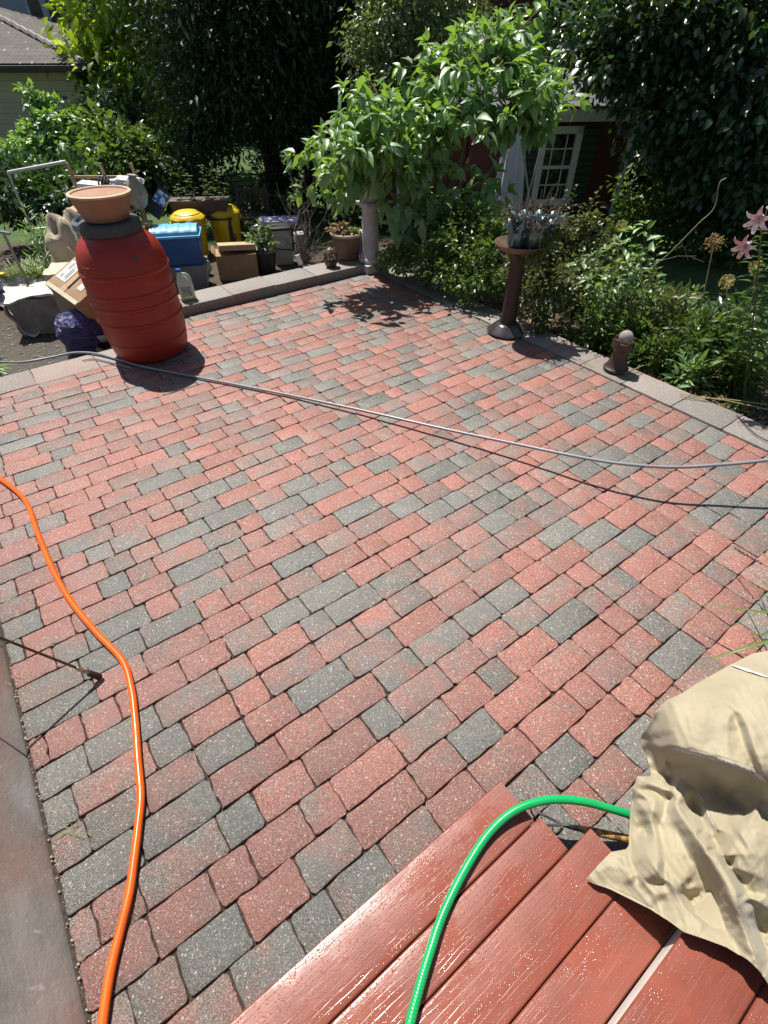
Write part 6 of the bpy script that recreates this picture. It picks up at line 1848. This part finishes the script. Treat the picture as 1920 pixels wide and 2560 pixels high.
# ---------------------------------------------------------------- right hand bed
def make_bed():
    rng = np.random.default_rng(31)
    # rose bush right of the birdbath
    q = Vector((1.92, 5.75, terrain(1.92, 5.75)))
    cl = [C_(1345, 605, 4.98, .10), C_(1330, 640, 4.95, .09), C_(1370, 590, 5.1, .10), C_(1330, 600, 5.6, .17), C_(1390, 570, 5.7, .16), C_(1310, 660, 5.45, .16), C_(1370, 640, 5.5, .18), C_(1430, 620, 5.6, .17), C_(1330, 720, 5.3, .17), C_(1400, 700, 5.3, .18), C_(1460, 680, 5.4, .18), C_(1350, 790, 5.15, .13), C_(1430, 770, 5.15, .16), C_(1480, 740, 5.2, .15), C_(1500, 610, 5.6, .13), C_(1470, 560, 5.7, .13), C_(1540, 680, 5.3, .14)]
    tree("rose_bush", "sprawling small-leaved rose bush with olive leaves right of the birdbath", "bush", q, q + Vector((0, 0, .5)), .014, cl, 7200, .045, .6, LM_ROSE, 32, detail=1, spread=.085, shell=.5, up=.6)
    tips = [at_y(x, y, Y) for x, y, Y in [(1415, 480, 5.9), (1440, 465, 5.9), (1475, 500, 5.9), (1500, 470, 6), (1380, 500, 5.9), (1490, 530, 5.7), (1450, 520, 5.8), (1530, 540, 5.7), (1320, 560, 5.6), (1350, 520, 5.8)]]
    branching("rose_canes", "upright rose canes with young reddish leaves beside the black plant hook", "bush", q + Vector((.1, .1, 0)), tips, .006, 0, .060, .6, LM_ROSE, STEM, 33, start=.45, nleaf=14, detail=1, droop=.2, down=.05)
    # fresh light green plants
    specs = [([(1440, 660), (1480, 640), (1520, 625), (1560, 610), (1470, 700), (1530, 690)], 5.0, (1560, 830), "light green leafy pokeweed seedling left of the clay rook's bed"),
             ([(1580, 575), (1615, 560), (1640, 600), (1600, 640), (1570, 660), (1545, 600), (1625, 680)], 5.0, (1600, 830), "light green leafy seedling plant with the tallest pale leaf tips in the right bed")]
    for k, (pp, Y, bp, lab) in enumerate(specs):
        tips = [at_y(x, y, Y + rng.normal() * .08) for x, y in pp]
        b0 = at_y(bp[0], bp[1], Y); b0.z = terrain(b0.x, b0.y)
        branching("seedling_plant", lab, "plant", b0, tips, .008, 0, .125, .42, LM_BRIGHT, STEM, 40 + k, start=.5, nleaf=9, down=.12, droop=.3, group="light green seedling plants in the right bed")
    # low mixed ground foliage (each tuft its own plant)
    for k, (x, y, Y, r, n, mm, L, lab) in enumerate((
        (1510, 760, 4.9, .17, 900, LM_MID, .06, "dark leafy clump directly behind the clay rook"),
        (1600, 780, 4.75, .17, 800, LM_MID, .075, "bushy green clump right of the clay rook, under the pale seedlings"),
        (1680, 760, 4.7, .19, 900, LM_ROSE, .08, "olive narrow-leaved clump before the shaded lawn"),
        (1660, 840, 4.4, .14, 560, LM_MID, .06, "low green clump near the border stones below the tall stems"),
        (1760, 800, 4.4, .18, 800, LM_MID, .08, "feathery green clump left of the lily stems"),
        (1740, 900, 4.1, .10, 260, LM_BRIGHT, .09, "small bright weed sprouting from the litter by the border"),
        (1600, 690, 5.3, .2, 900, LM_ROSE, .07, "olive green clump in the middle of the right bed"),
        (1700, 700, 5.0, .17, 700, LM_MID, .08, "green pointed-leaf clump by the brown allium head"),
        (1835, 800, 4.5, .2, 800, LM_MID, .10, "leafy green clump directly behind the lily stems"),
        (1890, 880, 4.1, .17, 600, LM_MID, .09, "dark green clump at the lilies' feet by the right edge"),
        (1820, 880, 4.2, .15, 500, LM_ROSE, .08, "olive tuft between lily stems and border stones"),
        (1890, 740, 4.7, .22, 800, LM_GLOSS, .10, "dark glossy clump against the lawn at the right edge"))):
        p = at_y(x, y, Y); z0 = terrain(p.x, p.y)
        rg = np.random.default_rng(60 + k)
        t = thing("bed_plant", lab, "plant", (p.x, p.y, z0), 0, "low plants in the right bed")
        hz = max(.12, p.z - z0)
        foliage(rg, [(0, 0, hz * .55, r, r, hz * .6), (r * .7, .05, hz * .4, r * .7, r * .7, hz * .45), (-r * .7, 0, hz * .4, r * .7, r * .7, hz * .45)], n, L, .34, "foliage", mm, t, detail=1, spread=.10, up=.8, down=-.25)
        b = MB()
        for j in range(14):
            a = rg.random() * 6.28; rr = r * .8 * rg.random()
            b.tube([(rr * .3 * math.cos(a), rr * .3 * math.sin(a), -.02), (rr * math.cos(a), rr * math.sin(a), hz * rg.uniform(.5, 1.0))], [.003, .0015], 4)
        b.build("stems", STEM, t)
    # alliums
    al = [(1555, 566, 15, 5.2, (1535, 760), True, "yellowish round allium seed head nearest the black plant hook"), (1785, 606, 22, 4.7, (1745, 850), False, "largest tan allium seed head on a tall brown stalk left of the lilies"),
          (1817, 705, 18, 4.4, (1862, 850), True, "yellow-green allium seed head on a slanting pale stalk"), (1891, 668, 17, 4.2, (1905, 860), True, "yellow-green allium seed head tucked among the lily leaves"), (1774, 784, 12, 4.5, (1760, 840), False, "small low brown allium seed head among the green clumps")]
    yl = mat("allium yellow green", (.36, .34, .09), .8, (.50, .42, .16), 20); tn = mat("allium tan", (.40, .27, .11), .85, (.26, .16, .06), 20)
    st = mat("dry allium stalk", (.45, .35, .17), .7, (.30, .24, .10), 8)
    for (x, y, pr, Y, bp, ylw, lab) in al:
        hd = at_y(x, y, Y); b0 = at_y(bp[0], bp[1], Y - .05); b0.z = terrain(b0.x, b0.y)
        rr = pr / 1281 * (Y * .735 + (2.2 - hd.z) * .678)
        t = thing("allium", lab, "flower", b0, 0, "allium seed heads in the right bed")
        h = hd - b0
        b = MB(); b.tube([(0, 0, -.02), h * .5 + Vector((.008, 0, .01)), h], .0045, 6); b.build("stalk", st, t)
        b = MB(); b.sphere(h, rr * .16, 8, 6)
        for j in range(70):
            d = Vector(rng.normal(size=3)).normalized()
            e = h + d * rr * rng.uniform(.85, 1.0)
            b.tube([h, e], .0011, 3, cap=False)
            b.sphere(e, rr * .085, 5, 4)
        b.build("seed_head", yl if ylw else tn, t)
    # lilies
    lil = mat("pink lily petal", (.72, .33, .46), .5, (.86, .78, .80), 11, contrast=(.40, .56))
    def lily(base, tip, flowers, label, n=70):
        t = thing("lily", label, "flower", base, 0, "pink lilies at the right edge")
        h = tip - base
        b = MB(); pts = [Vector((0, 0, -.02)), h * .35 + Vector((.01, 0, 0)), h * .7 + Vector((.008, 0, 0)), h]
        b.tube(pts, [.008, .007, .006, .004], 8); b.build("stem", STEM, t)
        P = []; D = []; NN = []
        for j in range(n):
            f = .12 + .86 * j / n
            a = j * 2.4
            P.append(tuple(h * f)); D.append((math.cos(a), math.sin(a), .25)); NN.append((-.3 * math.cos(a), -.3 * math.sin(a), 1))
        Ls = np.array([.15 * (1 - .35 * abs(2 * j / n - .9)) * 1.15 for j in range(n)])
        leaf_mesh("foliage", np.array(P), np.array(D), np.array(NN), Ls, Ls * .27, LM_MID, t, 2, .35, .2)
        for (fx, fy, fY, ax) in flowers:
            c = at_y(fx, fy, fY) - base
            ax = Vector(ax).normalized()
            a = ax.orthogonal().normalized(); bb = ax.cross(a)
            b = MB()
            for k in range(6):
                an = k * math.pi / 3
                side = a * math.cos(an) + bb * math.sin(an); cr = ax.cross(side)
                pth = [(0, 0), (.035, .014), (.07, .028), (.095, .052), (.098, .080), (.080, .096)]
                wd = [.006, .015, .020, .017, .010, .002]
                vs = []
                for (al_, ra), w in zip(pth, wd):
                    p = c + ax * (al_ - .05) + side * ra
                    vs += [p + cr * w + ax * .004, p, p - cr * w + ax * .004]
                b.add(vs, [(3 * i + j, 3 * i + 3 + j, 3 * i + 4 + j, 3 * i + 1 + j) for i in range(5) for j in range(2)])
            f = b.build("flower", lil, t, 60)
            b = MB()
            for k in range(6):
                an = k * math.pi / 3 + .4; side = a * math.cos(an) + bb * math.sin(an)
                e = c + ax * .10 + side * .035; b.tube([c, e], .0012, 4); b.sphere(e, .005, 6, 4, (1, 1, 1.6))
            b.build("stamens", mat("lily stamen", (.35, .32, .12), .6, (.30, .10, .03), 30), f)
            b = MB(); b.tube([h * .93, c - ax * .04], .003, 5); b.build("flower_stalk", STEM, t)
    Y = 3.95
    b0 = at_y(1868, 985, Y); b0.z = terrain(b0.x, b0.y)
    lily(b0, at_y(1905, 560, Y), [(1868, 612, Y - .04, (-.75, -.45, -.35)), (1900, 545, Y, (-.6, -.6, -.25)), (1932, 520, Y + .03, (.3, -.8, .1))], "pink and white trumpet lily with open drooping blooms at the right edge")
    b0 = at_y(1915, 1000, Y - .05); b0.z = terrain(b0.x, b0.y)
    lily(b0, at_y(1935, 640, Y - .1), [], "leafy lily stem without blooms just below the pink flowers")
    b0 = at_y(1850, 960, Y + .1); b0.z = terrain(b0.x, b0.y)
    lily(b0, at_y(1852, 760, Y + .1), [], "shorter leafy lily stem left of the blooming one", 26)
    # arching bare bramble
    a = [at_y(1420, 800, 5.2), at_y(1500, 725, 5.2), at_y(1590, 690, 5.2), at_y(1660, 645, 5.2), at_y(1745, 560, 5.2), at_y(1785, 520, 5.2), at_y(1798, 460, 5.2), at_y(1815, 445, 5.2)]
    t = thing("bramble_stem", "long thin arching bare stem reaching up before the dark tree at right", "stem", a[0])
    b = MB(); b.tube(spline([p - a[0] for p in a], 6), .0042, 6); b.build("stem", mat("pale dry stem", (.34, .33, .16), .8), t)
    b = MB()
    for (x0, y0, x1, y1) in ((1650, 652, 1740, 640), (1690, 640, 1760, 655), (1560, 700, 1640, 665), (1700, 600, 1720, 650)):
        b.tube([at_y(x0, y0, 5.2) - a[0], at_y((x0 + x1) / 2, (y0 + y1) / 2 - 6, 5.2) - a[0], at_y(x1, y1, 5.2) - a[0]], .0025, 5)
    b.build("side_twigs", mat("grey twig", (.34, .28, .2), .85), t)
    # lawn edge litter
    P = []; D = []; NN = []; LS = []
    for k in range(2600):
        u = 4.40 + abs(rng.normal()) * .32; v = rng.uniform(-.6, 4.6)
        p = uv(u, v); z = terrain(p.x, p.y)
        P.append((p.x, p.y, z + rng.uniform(.005, .03))); a_ = rng.random() * 6.28
        D.append((math.cos(a_), math.sin(a_), rng.normal() * .25)); NN.append(tuple(np.array([0, 0, 1]) + rng.normal(size=3) * .5)); LS.append(rng.uniform(.02, .07))
    LS = np.array(LS)
    o = leaf_mesh("leaf_litter", np.array(P), np.array(D), np.array(NN), LS, LS * .5, LM_DRY, None, 1, -.2, .3); props(o, kind='stuff')
    # long straws by the border
    b = MB()
    for (p0, p1) in (((1700, 985), (1925, 1025)), ((1705, 992), (1925, 1012)), ((1560, 935), (1640, 905))):
        q0, q1 = at_z(*p0, .02), at_z(*p1, .04); b = MB(); b.tube([q0, q0.lerp(q1, .5) + Vector((0, 0, .015)), q1], .004, 6)
        lab = {1700: "long pale straw lying on litter along the border, the upper of two", 1705: "long pale straw lying on litter along the border, the lower of two", 1560: "short pale straw near the foot of the clay rook"}[p0[0]]
        props(b.build("dry_straw", mat("pale straw", (.46, .36, .17), .8)), lab, "straw")
    b = MB(); b.tube(spline([at_z(1835, 1030, .0), at_z(1862, 1060, .02), at_z(1895, 1090, .02), at_z(1960, 1120, .02)], 6), .0035, 6)
    props(b.build("black_wire", BLACKP), "thin black wire crossing the border stones at the right edge", "wire")
    # feathery ground grass tufts in the bed as one ground cover
    P = []; D = []; NN = []; LS = []
    for k in range(3000):
        u = 4.55 + rng.random() * 1.5; v = rng.uniform(.0, 4.8)
        if mnoise.noise(Vector((u * 2.2, v * 2.2, 7))) < -.05: continue
        p = uv(u, v); z = terrain(p.x, p.y)
        P.append((p.x, p.y, z)); a_ = rng.random() * 6.28
        D.append((math.cos(a_) * .6, math.sin(a_) * .6, 1)); NN.append((-math.cos(a_), -math.sin(a_), .4)); LS.append(rng.uniform(.05, .20))
    LS = np.array(LS)
    o = leaf_mesh("ground_cover", np.array(P), np.array(D), np.array(NN), LS, np.full(len(LS), .016), LM_MID, None, 1, .5, .2); props(o, kind='stuff')
make_bed()

def make_small_plants():
    rng = np.random.default_rng(51)
    # ornamental grass entering at the right edge
    base = Vector((2.12, 1.62, .004))
    t = thing("ornamental_grass", "long green grass blades arching in from the right edge over the pavers", "grass plant", base)
    blades = [((1738, 1502, .16), (1830, 1520, .22), .011), ((1745, 1655, .20), (1850, 1625, .26), .014), ((1868, 1445, .25), (1900, 1480, .3), .008), ((1890, 1355, .25), (1920, 1400, .3), .008), ((1840, 1385, .2), (1890, 1440, .28), .006), ((1855, 1590, .2), (1900, 1585, .25), .005), ((1800, 1580, .1), (1880, 1540, .2), .004), ((1830, 1640, .1), (1890, 1600, .2), .004)]
    for k, (tip, mid, w) in enumerate(blades):
        a, m_ = at_z(*tip) - base, at_z(*mid) - base
        e = Vector((rng.normal() * .05, rng.normal() * .05, 0))
        top = m_ + (m_ - a).normalized() * .30 + Vector((0, 0, .06))
        pts = spline([a, m_, top, e + Vector((-.02, 0, .25)), e], 6)
        vs = []; n = len(pts)
        for i, p in enumerate(pts):
            tt = (pts[min(n - 1, i + 1)] - pts[max(0, i - 1)]).normalized(); sd = tt.cross(Vector((0, 0, 1))).normalized()
            ww = w * .85 * min(1, i / (n * .45) + .04)
            vs += [p + sd * ww + Vector((0, 0, ww * .4)), p, p - sd * ww + Vector((0, 0, ww * .4))]
        b = MB(); b.add(vs, [(3 * i + j, 3 * i + 3 + j, 3 * i + 4 + j, 3 * i + 1 + j) for i in range(n - 1) for j in range(2)], col=(float(rng.random() * .6 + .1), 0, 0, .99))
        b.build("blade", LM_GRASS, t, 60)
    # seed spike of the grass
    s0, s1 = at_z(1905, 1410, .24) - base, at_z(1838, 1372, .16) - base
    b = MB(); b.tube([s0 + (s0 - s1) * .8, s0, s1], .0018, 5)
    for k in range(16):
        p = s0.lerp(s1, k / 15); b.sphere(p + Vector((rng.normal() * .003, rng.normal() * .003, 0)), .0045, 6, 4, (1, 1, 1.4))
    b.build("seed_spike", mat("purple brown seeds", (.10, .05, .05), .8), t)
    # bare twiggy shrub behind the wall
    base = G(757, 668); base.y += .22; base.z = terrain(base.x, base.y)
    t = thing("bare_shrub", "leafless grey twiggy shrub growing behind the stone wall", "shrub", base)
    tw = mat("grey brown twig", (.30, .25, .215), .8, (.17, .13, .11), 12)
    tips = [(702, 488), (722, 425), (712, 520), (735, 400), (752, 440), (770, 470), (730, 560), (700, 590), (690, 560), (790, 520), (815, 575), (828, 600), (800, 560), (760, 420), (742, 460), (785, 430), (690, 455), (775, 540), (820, 520)]
    for k, (x, y) in enumerate(tips):
        e = at_y(x, y, base.y + rng.normal() * .2) - base
        pts = limb_path(rng, (rng.normal() * .03, rng.normal() * .03, 0), e, .08 * (1 if k % 2 else -.4), 6)
        b = MB(); b.tube(pts, [.0095 * (1 - .75 * i / 6) for i in range(7)], 6)
        for i in (2, 3, 4, 5):
            d = Vector(rng.normal(size=3)) * .6 + (e.normalized()) * .9
            b.tube([pts[i], pts[i] + d.normalized() * rng.uniform(.06, .16)], [.0035, .0012], 5)
            b.sphere(pts[i], .006, 6, 4)
        b.build("branch", tw, t)
    # withered plant in the terracotta pot
    q = POT_AT + Vector((0, 0, .262))
    t = thing("withered_plant", "withered brown and green plant drooping in the terracotta pot", "plant", q)
    foliage(np.random.default_rng(52), [(-.10, 0, .08, .10, .10, .06), (-.02, -.05, .06, .1, .1, .05)], 260, .055, .5, "dry_leaves", LM_DRY, t, detail=1, spread=.06)
    foliage(np.random.default_rng(53), [(.08, -.03, .04, .08, .09, .03)], 160, .05, .45, "green_leaves", LM_MID, t, detail=1, spread=.05)
    # weeds in the trough
    q = TROUGH_AT + Vector((0, 0, .22))
    t = thing("trough_weeds", "tall leggy weeds growing in the brown trough planter", "weeds", q)
    P = []; D = []; NN = []
    for (x, y) in ((455, 425), (470, 440), (500, 418), (528, 430), (548, 420), (560, 460), (440, 470), (515, 455)):
        e = at_y(x, y, 9.2 + rng.normal() * .04) - q; r0 = Vector((e.x * .8, rng.normal() * .05, 0))
        b = MB(); pts = limb_path(rng, r0, e, .03, 5); b.tube(pts, [.006 * (1 - .6 * i / 5) for i in range(6)], 5); b.build("stem", STEM, t)
        for i in range(1, 6):
            for j in range(4):
                a_ = rng.random() * 6.28; P.append(tuple(pts[i] + Vector((0, 0, rng.normal() * .02)))); D.append((math.cos(a_), math.sin(a_), .3)); NN.append((0, 0, 1))
    Ls = np.full(len(P), .085)
    leaf_mesh("foliage", np.array(P), np.array(D), np.array(NN), Ls, Ls * .42, LM_MID, t, 1)
    # weeds in the tub
    q = G(655, 690); q.y += .25; q.z += .25
    t = thing("tub_weeds", "grey-green weeds spilling from the black plastic tub", "weeds", q)
    foliage(np.random.default_rng(54), [(-.05, 0, .12, .16, .14, .13), (.08, 0, .2, .1, .1, .2)], 380, .08, .4, "foliage", LM_GREY, t, detail=1, spread=.09)
    b = MB(); b.sphere((-.11, -.10, .10), .085, 18, 12, (1, 1, 1)); b.build("gourd", mat("striped green gourd", (.16, .22, .07), .5, (.07, .12, .04), 30), t)
    # tall sunny weeds at the far left
    for k, (px, py, Y, hts) in enumerate(((75, 640, 7.0, [(65, 520), (85, 540), (105, 545), (60, 560), (120, 585)]), (110, 640, 6.9, [(112, 545), (128, 560), (90, 575), (140, 610), (100, 600)]))):
        b0 = at_y(px, py + 40, Y); b0.z = terrain(b0.x, b0.y)
        tips = [at_y(x, y, Y + rng.normal() * .1) for x, y in hts]
        branching("tall_weed", ["tall sunlit narrow-leaved weed nearest the teal seed tray", "tall sunlit narrow-leaved weed nearest the woven sack"][k], "weed", b0, tips, .007, 0, .12, .20, LM_BRIGHT, STEM, 70 + k, start=.25, nleaf=18, detail=1, down=-.1, droop=.2, group="tall weeds at far left")
    def tuft(name, label, cat, px, n, L, spread, m, w=.012, kind=None):
        p0 = G(*px)
        P = []; D = []; NN = []
        for k in range(n):
            x, y = p0.x + rng.normal() * spread, p0.y + rng.normal() * spread
            P.append((x - p0.x, y - p0.y, terrain(x, y) - p0.z)); a_ = rng.random() * 6.28
            D.append((math.cos(a_) * .55, math.sin(a_) * .55, 1)); NN.append((-math.cos(a_), -math.sin(a_), .5))
        Ls = L * rng.uniform(.5, 1.2, n)
        o = leaf_mesh(name, np.array(P), np.array(D), np.array(NN), Ls, np.full(n, w), m, None, 1, .55, .2); o.location = p0
        props(o, label, cat, kind=kind)
    tuft("grass_tuft", "bright green grass tuft left of the weathered carton", "grass", (100, 680), 900, .20, .20, LM_GRASS)
    tuft("grass_tuft", "sunlit grass patch seen between the potting table and the yellow bins", "grass", (412, 590), 500, .18, .20, LM_GRASS)
    # sprig of bright leaves at the left edge near the drive
    q = at_z(-6, 928, -.12)
    t = thing("green_sprig", "bright yellow-green sprig poking in at the left edge by the border", "plant", q)
    foliage(np.random.default_rng(55), [(0, 0, .03, .06, .08, .03)], 30, .13, .35, "foliage", LM_BRIGHT, t, detail=2, spread=.05, down=-.05)
    # tiny weeds in the paving joints
    for (x, y, L, n, m, lab) in ((185, 2080, .045, 26, LM_GRASS, "tiny green weed in a paving joint near the rendered wall"), (545, 800, .05, 16, LM_DRY, "dry wisp of grass on the pavers right of the barrel"), (505, 897, .045, 20, LM_GRASS, "small green weed in a joint beside the barrel's shadow"), (130, 1620, .04, 6, LM_DRY, "tiny dry wisp near the spray wand")):
        p0 = at_z(x, y, -.005)
        P = np.array([(rng.normal() * .02, rng.normal() * .012, 0) for _ in range(n)]); D = np.array([(rng.normal(), rng.normal(), .35) for _ in range(n)])
        Ls = L * rng.uniform(.5, 1.3, n)
        o = leaf_mesh("joint_weed", P, D, np.array([(0, 0, 1.0)] * n), Ls, np.full(n, .004), m, None, 1, .3, .2); o.location = p0
        props(o, lab, "weed")
    # seedlings in the teal tray
    q = Vector((-5.55, 6.92, 0)); q.z = at_y(40, 625, 6.92).z + .0
    t = thing("seedlings", "small green seedlings standing in the teal tray", "plant", q)
    foliage(np.random.default_rng(56), [(0, 0, .03, .3, .18, .05)], 160, .06, .4, "foliage", LM_BRIGHT, t, detail=1, spread=.08)
make_small_plants()
